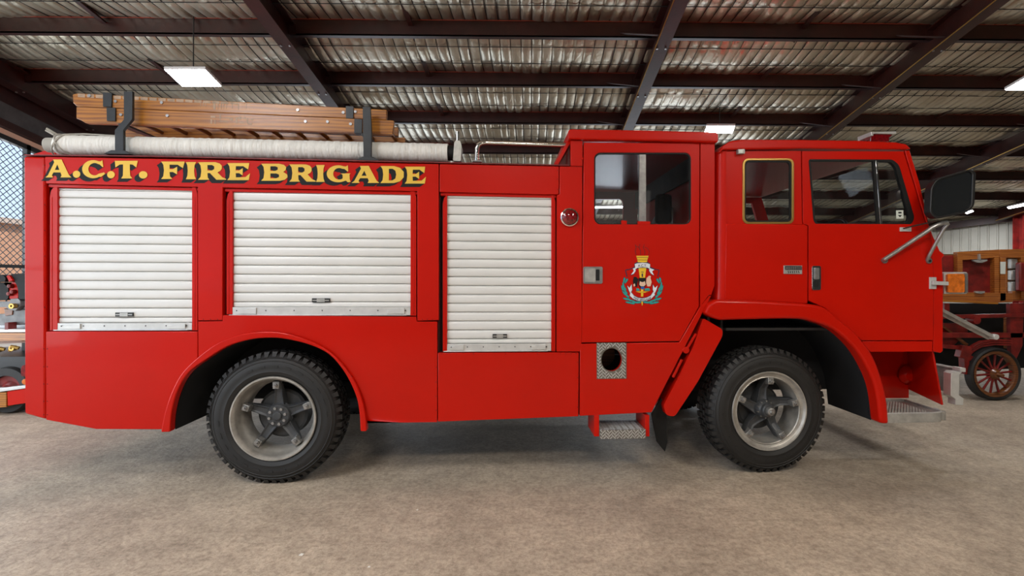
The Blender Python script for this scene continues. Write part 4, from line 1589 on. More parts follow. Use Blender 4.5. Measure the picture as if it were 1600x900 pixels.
# ================================================================== SIGN WRITING
GL = {
    'I': [[(0, 0), (.98, 0), (.84, .2), (.8, .5), (.84, .8), (.98, 1), (0, 1), (.14, .8), (.18, .5), (.14, .2)]],
    'T': [[(.28, 0), (.76, 0), (.67, .16), (.65, .5), (.65, .80), (.78, .78), (.93, .62), (1, 1), (0, 1), (.03, .62), (.2, .78), (.36, .80), (.36, .5), (.35, .16)]],
    'F': [[(0, 0), (.48, 0), (.38, .14), (.36, .40), (.5, .40), (.68, .26), (.68, .70), (.5, .57), (.36, .57), (.36, .82), (.7, .82), (.93, .62), (1, 1), (0, 1), (.09, .82), (.12, .5), (.09, .16)]],
    'E': [[(0, 0), (.95, 0), (1, .40), (.80, .18), (.38, .16), (.37, .41), (.52, .41), (.68, .27), (.68, .70), (.52, .57), (.37, .57), (.38, .82), (.7, .82), (.92, .62), (.97, 1), (0, 1), (.09, .82), (.12, .5), (.09, .16)]],
    'A': [[(0, 0), (.30, 0), (.25, .12), (.31, .28), (.58, .28), (.62, .12), (.58, 0), (1, 0), (.90, .14), (.62, 1), (.30, 1), (.34, .84), (.10, .12)],
          [(.36, .42), (.54, .42), (.46, .72)]],
    'R': [[(0, 0), (.42, 0), (.36, .12), (.35, .38), (.44, .38), (.68, 0), (1.04, 0), (1.04, .05), (.90, .14), (.72, .42), (.82, .50), (.88, .62), (.88, .80), (.80, .93), (.64, 1), (0, 1), (.09, .82), (.12, .5), (.09, .16)],
          [(.35, .53), (.52, .53), (.60, .61), (.60, .76), (.52, .84), (.35, .84)]],
    'B': [[(0, 0), (.72, 0), (.9, .06), (1, .20), (.99, .36), (.84, .52), (.93, .62), (.95, .80), (.86, .94), (.68, 1), (0, 1), (.09, .82), (.12, .5), (.09, .16)],
          [(.35, .15), (.58, .15), (.68, .22), (.68, .36), (.58, .43), (.35, .43)], [(.35, .58), (.54, .58), (.63, .65), (.63, .79), (.54, .85), (.35, .85)]],
    'D': [[(0, 0), (.58, 0), (.84, .1), (1, .34), (1, .66), (.84, .9), (.58, 1), (0, 1), (.09, .82), (.12, .5), (.09, .16)],
          [(.36, .16), (.52, .16), (.64, .27), (.68, .5), (.64, .73), (.52, .84), (.36, .84)]],
}


def arc(cx, cy, rx, ry, a0, a1, n):
    return [(cx + rx * math.cos(math.radians(a0 + (a1 - a0) * k / n)), cy + ry * math.sin(math.radians(a0 + (a1 - a0) * k / n))) for k in range(n + 1)]


GL['C'] = [arc(.48, .5, .48, .5, 62, 302, 20) + [(.82, .07), (1.0, .24), (.95, .32)] + arc(.54, .5, .27, .34, 312, 60, 14) + [(.76, .76), (.88, .62), (.92, .62), (.88, 1.0), (.80, .93)]]
GL['G'] = [arc(.48, .5, .48, .5, 62, 300, 20) + [(.80, .10), (.88, 0), (1, .02), (.96, .2), (.95, .46), (1, .52), (.58, .52), (.66, .44), (.67, .26)] + arc(.52, .5, .25, .34, 300, 60, 14) + [(.74, .78), (.86, .64), (.9, .64), (.88, 1.0), (.80, .93)]]
GL['.'] = [arc(.5, .5, .5, .5, 0, 345, 23)]
TXT = [('A', 71.6, 249.4, 112.4, 277.4), ('.', 114.4, 266.8, 126.2, 278), ('C', 129, 250.4, 165, 278.6), ('.', 168, 267.4, 180, 278.8), ('T', 180, 251.4, 216, 279),
       ('.', 217.6, 267.6, 231, 279.2), ('F', 252.4, 252.6, 289, 279.8), ('I', 291, 253.4, 307, 280.2), ('R', 310, 253.6, 352, 281), ('E', 355.6, 255, 391, 281.6),
       ('B', 408.4, 256, 449.6, 282.6), ('R', 452.4, 257, 492, 284), ('I', 494.2, 258, 508, 284.4), ('G', 510.8, 258.4, 548.2, 285), ('A', 549.4, 259.4, 593, 286),
       ('D', 594.6, 259.6, 631, 286.2), ('E', 632.6, 260.6, 665.6, 287)]
blk = MB()
letters = []
for ch, x0, y0, x1, y1 in TXT:
    loops = [[(x0 + (x1 - x0) * u, y1 - (y1 - y0) * v) for u, v in L] for L in GL[ch]]
    letters.append(MB().prism(PP(loops[0]), -0.0042, -0.0030, [PP(h) for h in loops[1:]]))
    for k in range(1, 8):
        dx, dy = -7.5 * k / 7, 5.2 * k / 7
        lp = [[(a + dx, b + dy) for a, b in L] for L in loops]
        blk.prism(PP(lp[0]), -0.0027 + k * 0.0002, -0.0004, [PP(h) for h in lp[1:]])
lt = blk.build('lettering', 'letter_black', truck, smooth=0, recalc=False)
lt['label'] = 'yellow words A.C.T. FIRE BRIGADE with black drop shade'
for (ch, *_), q in zip(TXT, letters):
    q.build('full_stop' if ch == '.' else 'letter', 'yellow', lt, smooth=0, recalc=False)



# ================================================================== CREST ON THE CREW DOOR
def E(pts):
    return PP([(950 + x / 7.5, 370 + y / 7.5) for x, y in pts])


crest = MB()


def leaf(cx, cy, a, l=34, w=15):
    a = math.radians(a)
    out = []
    for k in range(10):
        t = 2 * math.pi * k / 10
        u, v = l * math.cos(t), w * math.sin(t) * (0.7 + 0.3 * math.cos(t))
        out.append((cx + u * math.cos(a) - v * math.sin(a), cy + u * math.sin(a) + v * math.cos(a)))
    return out


leaves = [(188, 510, -78), (212, 520, -60), (178, 565, 80), (192, 600, 60), (168, 600, 70), (205, 645, 55), (222, 690, 42), (190, 660, 48), (205, 728, 20), (245, 735, 32), (235, 768, 8),
          (285, 752, 22), (280, 778, 4), (325, 768, 8), (352, 768, -4)]
edge = MB()
k = 0
for cx, cy, a in leaves:
    for mir_ in (0, 1):
        X_, A2 = (cx, a) if not mir_ else (800 - cx, 180 - a)
        crest.prism(E(leaf(X_, cy, A2)), -0.0030 - 0.00004 * k, -0.0012)
        edge.prism(E(leaf(X_, cy, A2, 39, 19)), -0.0016, -0.0008)
        k += 1
cr = crest.build('crest', 'teal', door, smooth=0)
cr['label'] = 'painted crest with teal wreath, torch and ribbons'
edge.build('crest_outline', 'navy', door, smooth=0)


def cpart(name, polys, m, y):
    if name in ('crest_ribbon', 'crest_shield'):
        for p in polys:
            MB().prism(E(p), y, y + 0.0012).build(name, m, door, smooth=0)
        return
    q = MB()
    for p in polys:
        q.prism(E(p), y, y + 0.0012)
    return q.build(name, m, door, smooth=0)


# line arms of the shield
def stroke(pts, w):
    polys = []
    for a, b in zip(pts[:-1], pts[1:]):
        a, b = Vector(a), Vector(b)
        n = (b - a).normalized()
        n = Vector((-n.y, n.x)) * w / 2
        polys.append([tuple(a + n), tuple(b + n), tuple(b - n), tuple(a - n)])
    return polys


cpart('crest_line', stroke([(222, 470), (205, 390), (260, 380), (320, 350)], 9) + stroke([(580, 470), (600, 390), (545, 380), (480, 350)], 9) +
      [[(305, 375), (310, 310), (350, 290), (450, 290), (490, 310), (500, 375)]], 'navy', -0.0026)
cpart('crest_flame', stroke([(328, 215), (318, 160), (330, 125), (318, 92)], 6) + stroke([(378, 210), (382, 170), (362, 125), (372, 85)], 6) +
      stroke([(330, 110), (362, 125)], 5) + stroke([(430, 210), (430, 165), (412, 125), (424, 88)], 6) + stroke([(475, 215), (482, 170), (462, 135), (424, 120)], 5), 'flame', -0.0026)
cpart('crest_torch', [[(330, 222), (475, 222), (462, 262), (455, 298), (348, 298), (342, 262)], [(356, 365), (448, 365), (432, 480), (372, 480)],
                      [(385, 600), (412, 600), (412, 700), (385, 700)], [(388, 750), (410, 750), (404, 800), (396, 805)], [(320, 640), (480, 640), (430, 655), (370, 655)]], 'gold', -0.0034)
cpart('crest_band', [[(330, 238), (475, 238), (472, 246), (334, 246)], [(344, 268), (460, 268), (458, 274), (346, 274)]], 'brass', -0.0040)
cpart('crest_mark', [[(385, 410), (415, 410), (415, 417), (385, 417)], [(393, 430), (408, 430), (408, 470), (393, 470)]], 'navy', -0.0046)
up_rib = [(312, 320), (340, 310), (400, 304), (460, 310), (492, 322), (488, 375), (460, 362), (400, 356), (345, 364), (320, 378)]
lo_rib = [(262, 640), (300, 690), (350, 715), (400, 722), (450, 714), (500, 690), (532, 640), (548, 680), (505, 725), (450, 748), (400, 754), (345, 748), (292, 725), (255, 690)]
tails = [[(318, 362), (290, 372), (300, 400), (268, 445), (300, 432), (322, 400)], [(486, 365), (540, 385), (515, 405), (535, 450), (500, 428), (480, 395)],
         [(225, 570), (248, 600), (275, 560), (280, 620), (262, 668), (240, 620)], [(578, 572), (548, 600), (525, 560), (524, 620), (545, 665), (566, 620)]]


def grow(p, f):
    cx = sum(a for a, b in p) / len(p)
    cy = sum(b for a, b in p) / len(p)
    return [(cx + (a - cx) * f, cy + (b - cy) * f) for a, b in p]


cpart('crest_outline', [[(a, b + 6) for a, b in up_rib], [(a, b + 7) for a, b in lo_rib], [(a, b - 7) for a, b in lo_rib], [(a, b - 6) for a, b in up_rib]] + [grow(t_, 1.18) for t_ in tails], 'navy', -0.0038)
cpart('crest_ribbon', [up_rib, lo_rib] + tails, 'white', -0.0046)
# shield, supporters
cpart('crest_shield', [[(360, 480), (440, 480), (445, 560), (425, 600), (400, 615), (375, 600), (355, 560)], [(355, 500), (330, 470), (300, 470), (290, 520), (300, 580), (340, 590), (345, 540)]], 'letter_black', -0.0040)
cpart('crest_shield', [[(372, 520), (395, 530), (410, 530), (430, 520), (440, 560), (420, 580), (382, 580), (365, 560)], [(450, 480), (495, 480), (510, 530), (495, 580), (460, 582), (445, 540)],
                       [(455, 480), (480, 455), (500, 462), (498, 478)], [(296, 560), (312, 545), (318, 575), (300, 585)]], 'peach', -0.0046)
cpart('crest_shield', [[(380, 585), (425, 585), (422, 608), (402, 618), (384, 608)]], 'blue', -0.0047)
cpart('crest_shield', [[(330, 600), (360, 606), (372, 632), (330, 632)], [(430, 606), (480, 600), (495, 632), (425, 632)]], 'teal', -0.0046)


def text_mesh(txt, size, bend=0, condensed=0.75):
    cu = bpy.data.curves.new('t', 'FONT')
    cu.body = txt
    cu.size = size
    cu.align_x = 'CENTER'
    cu.offset = size * 0.012
    ob = bpy.data.objects.new('t', cu)
    COL.objects.link(ob)
    bpy.context.view_layer.update()
    me = bpy.data.meshes.new_from_object(ob.evaluated_get(bpy.context.evaluated_depsgraph_get()))
    bpy.data.objects.remove(ob)
    return me


def crest_text(txt, cx, cy, size, bend):
    me = text_mesh(txt, size)
    vs = []
    for v in me.vertices:
        X_ = cx + v.co.x
        Y_ = cy - v.co.y + bend * ((v.co.x) / 100) ** 2
        x, z = P(950 + X_ / 7.5, 370 + Y_ / 7.5)
        vs.append((x, -0.0062, z))
    fs = [tuple(p.vertices) for p in me.polygons]
    return MB().add(vs, fs).build('crest_text', 'navy', door, smooth=0)


crest_text('A.C.T.', 401, 352, 40, 4)
crest_text('FIRE BRIGADE', 400, 749, 33, -27)

# ================================================================== ROOF: rails, clamp, brackets
rr = [P3(745, 252.5, 0.10), P3(745, 240, 0.10), P3(745.5, 232, 0.10), P3(748, 226.5, 0.10), P3(753, 223.6, 0.10), P3(760, 223, 0.10), P3(820, 225, 0.10), P3(888, 227, 0.10)]
rr_ = MB().tube(rr, 0.019, 14).build('roof_rail', 'chrome', truck)
MB().prism(PP([(738, 252), (753, 252.3), (753, 254.6), (738, 254.3)], .1), 0.06, 0.14).build('rail_foot', 'chrome', rr_, 0.002)
# sloped rear gusset of crew cab
plate('cab_gusset', [(886, 222), (892, 206), (892, 222), (871, 259), (864.5, 258.5)], 0.05, 0.09, yl=0.05, bevel=0.003)
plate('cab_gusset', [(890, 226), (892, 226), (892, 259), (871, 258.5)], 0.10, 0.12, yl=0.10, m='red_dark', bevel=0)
mb = MB()
mb.box((P(886, 240)[0], 0.1, ZT), (P(890, 240)[0], 2.35, P(888, 215)[1]))
mb.build('crew_rear_wall', 'red', truck, smooth=0)
plate('roof_fairing', [(43, 243.5), (76, 233), (84, 233), (88, 243.5)], 0.30, 2.1, yl=0.30, bevel=0.004)
# clamp for the tube
cl = plate('tube_clamp', rpoly([(708, 252), (710, 224), (713, 220), (719, 220.5), (721.5, 228), (720, 253)], 2), 0.08, 0.22, m='silver', yl=0.10, bevel=0.004)
MB().tube([P3(715.5, 222, 0.12), P3(715, 206, 0.12)], 0.016, 12).build('clamp_handle', 'chrome', cl)

for (base, post) in (((166, 211, 241.5), [(187.5, 239), (187.5, 204), (201.5, 187), (201.5, 143)]),
                     ((556, 596, 251.5), [(574.5, 249), (573.5, 205), (573, 167)])):
    m = MB()
    m.prism(PP([(base[0], base[2]), (base[0] + 12, base[2] - 5.5), (base[1] - 12, base[2] - 5.5 + .5), (base[1], base[2] + 1)], 0.03), 0.0, 0.08)
    w = 13.5 if len(post) == 4 else 12
    left = [(x - w / 2, y) for x, y in post]
    right = [(x + w / 2, y) for x, y in post]
    if len(post) == 3:
        right[1] = (right[1][0] + 1.5, 206)
    m.prism(PP(left + right[::-1], 0.03), 0.02, 0.045)
    kx, ky = (201.5, 196.5) if len(post) == 4 else (573, 211.5)
    sup = P3(kx, ky, 0.11)
    m.bar((sup.x, 0.03, sup.z - 0.012), (sup.x, 0.72, sup.z - 0.012), 0.05, 0.014)
    m.build('ladder_bracket', 'bracket', truck, 0.003)


# ================================================================== LOAD ON THE ROOF
def place_local(name, label, cat, loc, group=None):
    return empty(name, label, cat, TM @ Matrix.Translation(loc), group)


def ladder(name, label, rail_px, yn, yf, rungs, straps, bolts):
    c = P3(360, 190, yn)
    root = place_local(name, label, 'ladder', c)

    def sh(pts):
        return [(x - c.x, z - c.z) for x, z in pts]
    near = sh(PP(rail_px, yn))
    for y in (yn, yf):
        MB().prism(near, y - c.y, y - c.y + 0.045).build('rail', 'wood', root, 0.004)
    xs = [p[0] for p in near]
    zl = lambda x: np.interp(x, [min(xs), max(xs)], [0, 0])
    a = sh([P(rail_px[0][0], (rail_px[0][1] + rail_px[-1][1]) / 2, yn), P(rail_px[2][0], (rail_px[2][1] + rail_px[3][1]) / 2, yn)])
    n = rungs
    for k in range(n):
        t = (k + 0.6) / n
        x, z = a[0][0] + (a[1][0] - a[0][0]) * t, a[0][1] + (a[1][1] - a[0][1]) * t
        MB().tube([(x, yn - c.y + .02, z), (x, yf - c.y + .02, z)], 0.016, 8).build('rung', 'wood_dark', root)
    for s in straps:
        MB().prism(sh(PP(s, yn)), -0.012, 0.052).build('strap', 'bracket', root, 0.002)
    for bx, by in bolts:
        q = P(bx, by, yn)
        MB().disc((q[0] - c.x, 0, q[1] - c.z), 0.011, -0.008, 0.004, 12).build('bolt', 'dull', root)
    return root


LA = ladder('wooden_ladder', 'varnished wooden ladder lying uppermost on the truck roof, its left end worn pale', [(113.5, 147.5), (121, 145.5), (604, 171.5), (603.5, 187.5), (120, 166.2), (114.5, 161)], 0.12, 0.58, 11,
       [[(162.5, 145), (176.5, 145.8), (176, 168), (162.5, 167.2)], [(541, 166), (553, 166.8), (552.5, 186), (541, 185.5)]], [(181, 158.5), (140.5, 149.8), (536.5, 176), (555.5, 175), (253, 160.5), (465.5, 172)])
LB = ladder('wooden_ladder', 'lower wooden ladder on the truck roof, directly beneath the worn one', [(119.5, 166.9), (130, 167), (615, 188.3), (614.5, 197.5), (613, 209.5), (133, 192), (128, 188.5), (119.5, 185)], 0.11, 0.60, 12,
       [[(168, 168.3), (182, 169), (182, 190), (168.5, 189.5)], [(554, 186), (566.5, 186.6), (566, 209), (554, 208.5)]], [(189.5, 179.5), (548, 194), (262, 181), (477.5, 190), (512, 190.5)])

# pale worn varnish, scratched paint, and the upper rail's lit top edge painted pale
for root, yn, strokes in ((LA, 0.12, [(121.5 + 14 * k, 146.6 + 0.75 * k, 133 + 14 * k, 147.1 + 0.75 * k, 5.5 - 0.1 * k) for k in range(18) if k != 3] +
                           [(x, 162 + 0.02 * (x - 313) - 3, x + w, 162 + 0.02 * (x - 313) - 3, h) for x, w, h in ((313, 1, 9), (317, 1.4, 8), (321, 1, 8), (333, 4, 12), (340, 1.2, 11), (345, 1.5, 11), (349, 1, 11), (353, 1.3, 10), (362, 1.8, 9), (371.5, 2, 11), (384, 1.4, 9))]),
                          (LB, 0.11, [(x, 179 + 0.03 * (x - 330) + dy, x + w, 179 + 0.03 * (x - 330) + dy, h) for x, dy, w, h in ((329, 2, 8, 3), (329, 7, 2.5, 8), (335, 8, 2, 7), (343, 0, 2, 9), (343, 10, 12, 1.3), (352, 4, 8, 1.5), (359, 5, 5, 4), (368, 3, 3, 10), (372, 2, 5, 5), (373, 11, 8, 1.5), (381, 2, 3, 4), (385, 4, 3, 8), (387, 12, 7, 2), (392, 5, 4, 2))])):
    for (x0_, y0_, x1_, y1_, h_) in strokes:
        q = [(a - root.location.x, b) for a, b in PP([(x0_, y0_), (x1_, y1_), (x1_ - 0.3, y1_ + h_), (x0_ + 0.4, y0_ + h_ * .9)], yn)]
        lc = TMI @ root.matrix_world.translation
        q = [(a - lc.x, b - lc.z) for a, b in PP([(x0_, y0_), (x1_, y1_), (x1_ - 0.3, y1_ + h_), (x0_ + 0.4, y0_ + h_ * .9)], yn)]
        MB().prism(q, -0.0012, 0.002).build('worn_and_lit_patch', 'worn', root, smooth=0)

# canvas tube
pa, pb = P3(88, 227, 0.155), P3(700, 239.3, 0.155)
tube = place_local('canvas_roll', 'long roll wrapped in white canvas lying on the truck roof under the ladders', 'canvas roll', pa)
n = 150
path, rad = [], []
for k in range(n + 1):
    t = k / n
    p = pa.lerp(pb, t) - pa
    path.append(p)
    r = 0.077 - 0.004 * t + 0.0028 * (rng.random() - .5) + 0.0012 * math.sin(k * 1.9)
    if k < 3:
        r *= (0.62, 0.86, 0.97)[k]
    if abs(t - 0.185) < 0.012:
        r *= 0.94
    rad.append(r)
MB().tube(path, rad, 28).build('canvas_cover', 'canvas', tube, smooth=60)
d_ = (pb - pa).normalized()
MB().tube([-d_ * 0.062, d_ * 0.02], 0.055, 20).build('end_cap', 'rope', tube, 0.004)
L_ = (pb - pa).length
MB().tube([d_ * L_, d_ * (L_ + 0.045)], 0.060, 20).build('coupling', 'rubber', tube)
mb = MB()
for ph, x0_ in ((0, 0.05), (1.2, 0.10), (2.6, 0.085)):
    ring = []
    for k in range(25):
        a = 2 * math.pi * k / 24
        ring.append(d_ * (x0_ + 0.05 * math.sin(a + ph)) + Vector((0, 0.083 * math.cos(a), 0.080 * math.sin(a))))
    mb.tube(ring, 0.006, 6)
mb.tube([Vector((0.02, 0, 0.07)), Vector((-0.02, -.02, 0.10)), Vector((-0.045, -.03, 0.118)), Vector((-0.05, -.03, 0.105)), Vector((0.0, -.02, 0.075))], 0.009, 6)
mb.tube([Vector((0.04, 0, 0.082)), Vector((0.2, .0, 0.09)), Vector((0.5, .0, 0.078))], 0.006, 6)
mb.build('lashing', 'rope', tube)

# ================================================================== VEHICLE AT THE LEFT EDGE
c = Wg(20, 664)
YV = 6.05
old = empty('flatbed_truck', 'old flatbed vehicle with grey frame and timber tray behind the fire truck tail', 'truck', Matrix.Translation((W(-20, 600, YV).x, YV, 0)))
oc = old.matrix_world.translation.copy()


def O(px, py, y=0.0):
    p = W(px, py, YV + y) - oc
    return (p.x, p.z)


def oplate(name, pts, y0, y1, m, bevel=0.004):
    return MB().prism([O(a, b, y0) for a, b in pts], y0, y1).build(name, m, old, bevel)


oplate('tray', [(-260, 514), (60, 514.5), (60, 519), (-260, 521)], 0, 1.2, 'alu_rail')
oplate('tray_side', [(-260, 521), (60, 519.5), (60, 532), (-260, 540)], 0.02, 0.06, 'wood')
oplate('tray_side', [(-260, 541), (60, 533), (60, 535), (-260, 545)], 0.0, 0.06, 'wood_dark')
oplate('bed', [(-260, 560), (60, 557), (60, 604), (-260, 610)], 0.1, 1.1, 'black')
oplate('sill', [(-260, 612), (0, 607), (60, 600), (60, 604), (0, 612.5), (-260, 618)], -0.04, 0.05, 'alu_rail')
oplate('side_box', [(11, 612), (60, 604), (60, 627), (12, 634)], -0.03, 0.3, 'red')
oplate('side_box', [(-60, 614), (10, 613), (10, 636), (-60, 642)], -0.03, 0.3, 'wood')
oplate('frame_rail', [(-260, 472), (15, 471), (16, 467), (28, 466), (32, 470), (32, 478), (24, 486), (14, 484), (8, 480), (-260, 482)], 0.05, 0.12, 'old_steel')
oplate('frame_rail', [(-260, 494), (0, 491), (12, 489), (24, 483), (60, 485), (60, 500), (30, 508), (-260, 512)], 0.10, 0.2, 'old_steel')
oplate('bracket', [(7, 504), (13, 504), (13, 516), (7, 516)], 0.0, 0.1, 'red_dark')
oplate('mudguard', rpoly([(-60, 431), (3, 429), (9, 434), (8, 440), (-60, 441)], 3), 0.0, 0.4, 'rubber', 0.01)
oplate('mudguard', rpoly([(-60, 445), (6, 441), (13, 447), (13, 469), (-60, 471)], 6), 0.05, 0.4, 'rubber', 0.01)
oplate('mudguard', rpoly([(16, 428), (60, 426), (60, 469), (29, 467), (28, 448)], [3, 0, 0, 2, 10]), 0.02, 0.4, 'rubber', 0.01)
oplate('engine_cover', rpoly([(10, 431), (14, 430), (20, 438), (14, 440)], 1), 0.0, 0.06, 'red')
oplate('engine_cover', rpoly([(14, 467), (14, 450), (19, 440), (25, 440), (28, 450), (28.5, 467)], 3), 0.06, 0.12, 'red')
for q_ in ((18, 447), (22, 456), (17, 459)):
    x, z = O(*q_, 0.05)
    MB().lathe([(0.001, -0.04), (0.02, -0.035), (0.026, 0.0), (0.026, 0.03)], 12, (x, 0.05, z)).build('cap', 'red_dark', old)
x, z = O(24, 478, 0.04)
MB().lathe([(0.012, -0.03), (0.03, -0.03), (0.03, 0.02), (0.012, 0.02)], 16, (x, 0.02, z), closed=True).build('shackle', 'brass', old)
oplate('spring_block', [(6, 482), (20, 484), (19, 492), (8, 494)], 0.09, 0.2, 'wood_dark')
for i, j in ((28, 543), (6, 545)):
    x, z = O(i, j, 0.05)
    MB().tube([(x - .04, 0, z - .03), (x, -.02, z + .02), (x + .06, 0, z)], 0.02, 8).lathe([(0.01, -.03), (.03, -.03), (.03, .02)], 12, (x, 0, z)).build('fitting', 'brass', old)
x, z = O(16, 622, 0.1)
whr = 0.27
for xx_ in (x, x - 1.9):
    o1 = MB().lathe([(0.17, -0.05), (whr * .94, -0.05), (whr, -0.01), (whr, 0.10), (whr * .94, 0.13), (0.17, 0.13)], 36, (xx_, 0.1, whr), closed=True).build('wheel_tyre', 'tyre', old)
    MB().lathe([(0.001, -0.02), (0.06, -0.04), (0.10, 0.0), (0.17, -0.01), (0.17, 0.1), (.001, .1)], 28, (xx_, 0.1, whr)).build('wheel_disc', 'red_dark', old)
mb = MB().box((-2.6, 0.2, 0.2), (0.35, 0.28, 0.5))
mb.build('undercarriage', 'under', old)

# ================================================================== OLD WOODEN-BODIED TENDER AT THE RIGHT
YC = 6.9
wc = Wg(1562, 628)
cart = empty('wooden_tender', 'antique timber and red framed fire cart beyond the fire truck nose', 'fire cart', Matrix.Translation((wc.x, YC, 0)))
cc = cart.matrix_world.translation.copy()


def K(px, py, y=0.0):
    p = W(px, py, YC + y) - cc
    return (p.x, p.z)


def kplate(name, pts, y0, y1, m, bevel=0.004, parent=None):
    return MB().prism([K(a, b, y0) for a, b in pts], y0, y1).build(name, m, parent or cart, bevel)


# timber body: frame of posts and rails around dark red boards
kplate('body_board', [(1440, 400), (1496, 399), (1556, 400), (1555, 458), (1440, 456)], 0.06, 0.09, 'red_dark')
kplate('body_board', [(1572, 398), (1760, 398), (1760, 458), (1572, 458)], 0.10, 0.13, 'wood_cart')
kplate('top_rail', [(1496, 393.5), (1562, 389.8), (1562, 402), (1497, 407)], 0.0, 0.07, 'wood_cart')
kplate('top_rail', [(1562, 389.8), (1760, 386), (1760, 402), (1562, 403)], 0.0, 0.07, 'wood_cart')
kplate('top_rail', [(1430, 397), (1496, 397), (1496, 405), (1430, 405)], 0.25, 0.32, 'wood_dark')
kplate('post', [(1496, 393.5), (1504, 393), (1504.5, 458), (1497, 458)], -0.01, 0.06, 'wood_cart')
kplate('post', [(1554, 400), (1561, 400), (1561, 470), (1554, 470)], -0.01, 0.06, 'wood_cart')
kplate('post', [(1563.5, 402), (1571.5, 402), (1571.5, 470), (1563, 471)], -0.02, 0.06, 'wood_cart')
kplate('post', [(1596, 400), (1606, 400), (1606, 468), (1596, 468)], -0.01, 0.06, 'wood_cart')
kplate('bottom_rail', [(1440, 455), (1512, 457), (1583, 458), (1583, 472), (1562, 473), (1440, 468)], -0.02, 0.07, 'wood_cart')
kplate('bottom_rail', [(1440, 467), (1560, 472.5), (1560, 475.5), (1440, 470)], -0.05, 0.5, 'wood')
kplate('bottom_rail', [(1582, 455), (1760, 455), (1760, 470), (1582, 470)], 0.02, 0.09, 'wood_cart')
# latches, plates, panel pieces
kplate('latch', [(1521, 406), (1543, 405.5), (1543, 407.5), (1535, 410.5), (1528, 410.5), (1521, 408)], -0.03, 0.0, 'silver', 0.001)
kplate('latch', [(1530, 397), (1532, 397), (1533, 407), (1530, 407)], -0.03, 0.0, 'silver', 0.001)
kplate('latch', [(1524, 455), (1539, 455), (1539, 457.5), (1533, 459), (1524, 457.5)], -0.04, -0.01, 'silver', 0.001)
kplate('name_plate', [(1563.5, 409), (1571.5, 409), (1571, 428), (1563.8, 428)], -0.03, -0.02, 'sticker', 0.001)
for k in range(3):
    kplate('vent_block', [(1581, 404 + k * 18), (1590.5, 404 + k * 18), (1590, 420 + k * 18), (1581, 420 + k * 18)], 0.03, 0.1, 'silver', 0.01)
kplate('locker', [(1473, 405), (1485.5, 405), (1485.5, 425), (1473, 425)], 0.1, 0.16, 'wood')
kplate('locker_plate', [(1488, 408), (1495.5, 408), (1495.5, 425), (1488, 425)], 0.08, 0.12, 'silver')
kplate('hose_reel_box', [(1594, 410), (1640, 410), (1640, 455), (1594, 455)], -0.08, 0.0, 'red_cart', 0.02)
# chassis
fr = kplate('chassis_rail', [(1440, 493), (1588, 490), (1760, 490), (1760, 496), (1588, 496), (1440, 499)], -0.02, 0.03, 'red_cart')
kplate('chassis_rail', [(1440, 520), (1760, 520), (1760, 528), (1440, 528)], 0.0, 0.05, 'red_cart')
kplate('chassis_post', [(1578, 474), (1600, 474), (1598, 540), (1588, 562), (1580, 560)], 0.0, 0.06, 'red_cart')
kplate('chassis_post', [(1476, 474), (1484, 474), (1484, 490), (1476, 490)], 0.0, 0.06, 'red_cart')
kplate('timber_block', [(1574, 497), (1580, 497), (1580, 545), (1574, 545)], 0.06, 0.12, 'wood_cart')
kplate('under_panel', [(1440, 474), (1760, 474), (1760, 560), (1600, 575), (1440, 585)], 0.6, 0.64, 'under')
kplate('under_panel', [(1440, 505), (1512, 505), (1512, 520), (1490, 540), (1440, 540)], 0.1, 0.14, 'red_dark')
kplate('axle_guard', [(1505, 540), (1518, 541), (1518, 556), (1524, 558), (1520, 563), (1515, 564), (1514, 585), (1508, 585), (1507, 560), (1500, 558)], -0.05, 0.05, 'red_cart')
kplate('brake_rod', [(1440, 535), (1505, 541), (1505, 547), (1440, 541)], 0.0, 0.05, 'red_cart')
kplate('stay', [(1470, 508), (1474, 508), (1514, 538), (1510, 541)], 0.05, 0.08, 'wood_dark')
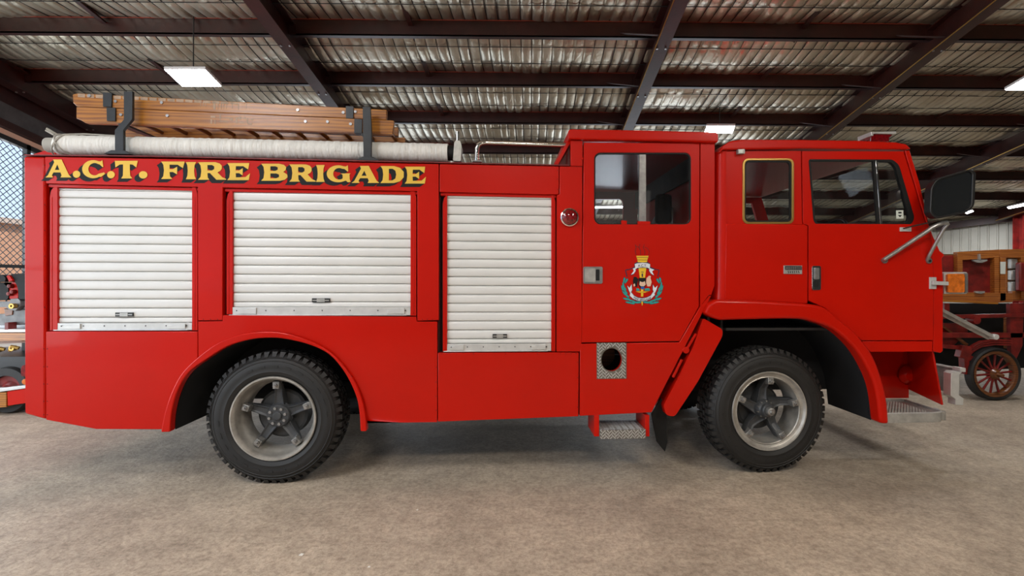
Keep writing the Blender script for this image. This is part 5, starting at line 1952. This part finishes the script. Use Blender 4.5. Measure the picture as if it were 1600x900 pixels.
# elliptic spring arched above the wheel
vs = []
sp1 = [(1515, 548), (1522, 540), (1535, 533), (1555, 530), (1582, 531)]
for off_ in (0, 3.4, 6.8):
    MB().prism([K(a, b + off_, -0.03) for a, b in sp1] + [K(a, b + off_ + 2.6, -0.03) for a, b in sp1[::-1]], -0.03, 0.03).build('leaf_spring', 'red_cart', cart, 0.001)
x, z = K(1521, 500, 0)
MB().lathe([(0.001, -0.06), (0.05, -0.06), (0.06, 0), (0.06, 0.06)], 20, (x, 0, z)).build('lamp_pot', 'red_cart', cart)


def spoked(cx_off, y, r=0.345):
    w = bpy.data.objects.new('wheel', None)
    COL.objects.link(w)
    w.parent = cart
    w.location = (cx_off, y, r)
    w.rotation_euler = (0, 0, 0.03)
    MB().lathe([(r - .045, -0.03), (r - .02, -0.045), (r, -0.03), (r, 0.07), (r - .02, 0.085), (r - .045, 0.07)], 48, closed=True).build('tyre', 'tyre', w)
    MB().lathe([(r - .09, -0.015), (r - .078, -0.03), (r - .044, -0.035), (r - .044, 0.06), (r - .09, 0.05)], 48, closed=True).build('rim', 'wood_dark', w)
    for k in range(14):
        a = 2 * math.pi * k / 14 + .1
        MB().tube([circ(0.05, a, 0.0), circ(0.12, a, 0.012), circ(r - .085, a, 0.018)], [0.02, 0.013, 0.015], 8).build('spoke', 'red_cart', w)
    MB().lathe([(0.001, -0.13), (0.02, -0.13), (0.026, -0.06), (0.045, -0.055), (0.07, -0.02), (0.07, 0.05), (.001, .05)], 24).build('hub', 'wood_dark', w)
    return w


spoked(0.02, -0.06)
spoked(0.02, 1.3)
spoked(2.6, -0.06)

# small pale chips on the floor
for px, py, s in ((471, 867, 0.012), (577, 886, 0.007), (652, 797, 0.006)):
    p = Wg(px, py)
    o = MB().prism([(-s, -s * .6), (s * .8, -s), (s, s * .6), (-s * .5, s)], 0, 0.003)
    o.v = [(x, z, y) for x, y, z in o.v]
    o = o.build('paint_flake', 'paint_chip', None, smooth=0)
    o.location = (p.x, p.y, 0.0005)
    tag(o, {471: 'largest pale paint flake on the concrete in the foreground, left of centre', 577: 'small pale flake near the bottom edge of the floor',
            652: 'tiny pale flake on the floor nearest the fire truck'}[px], 'flake', 'pale flakes on the concrete')
print('tris', sum(len(m.loop_triangles) or len(m.polygons) * 2 for m in bpy.data.meshes))
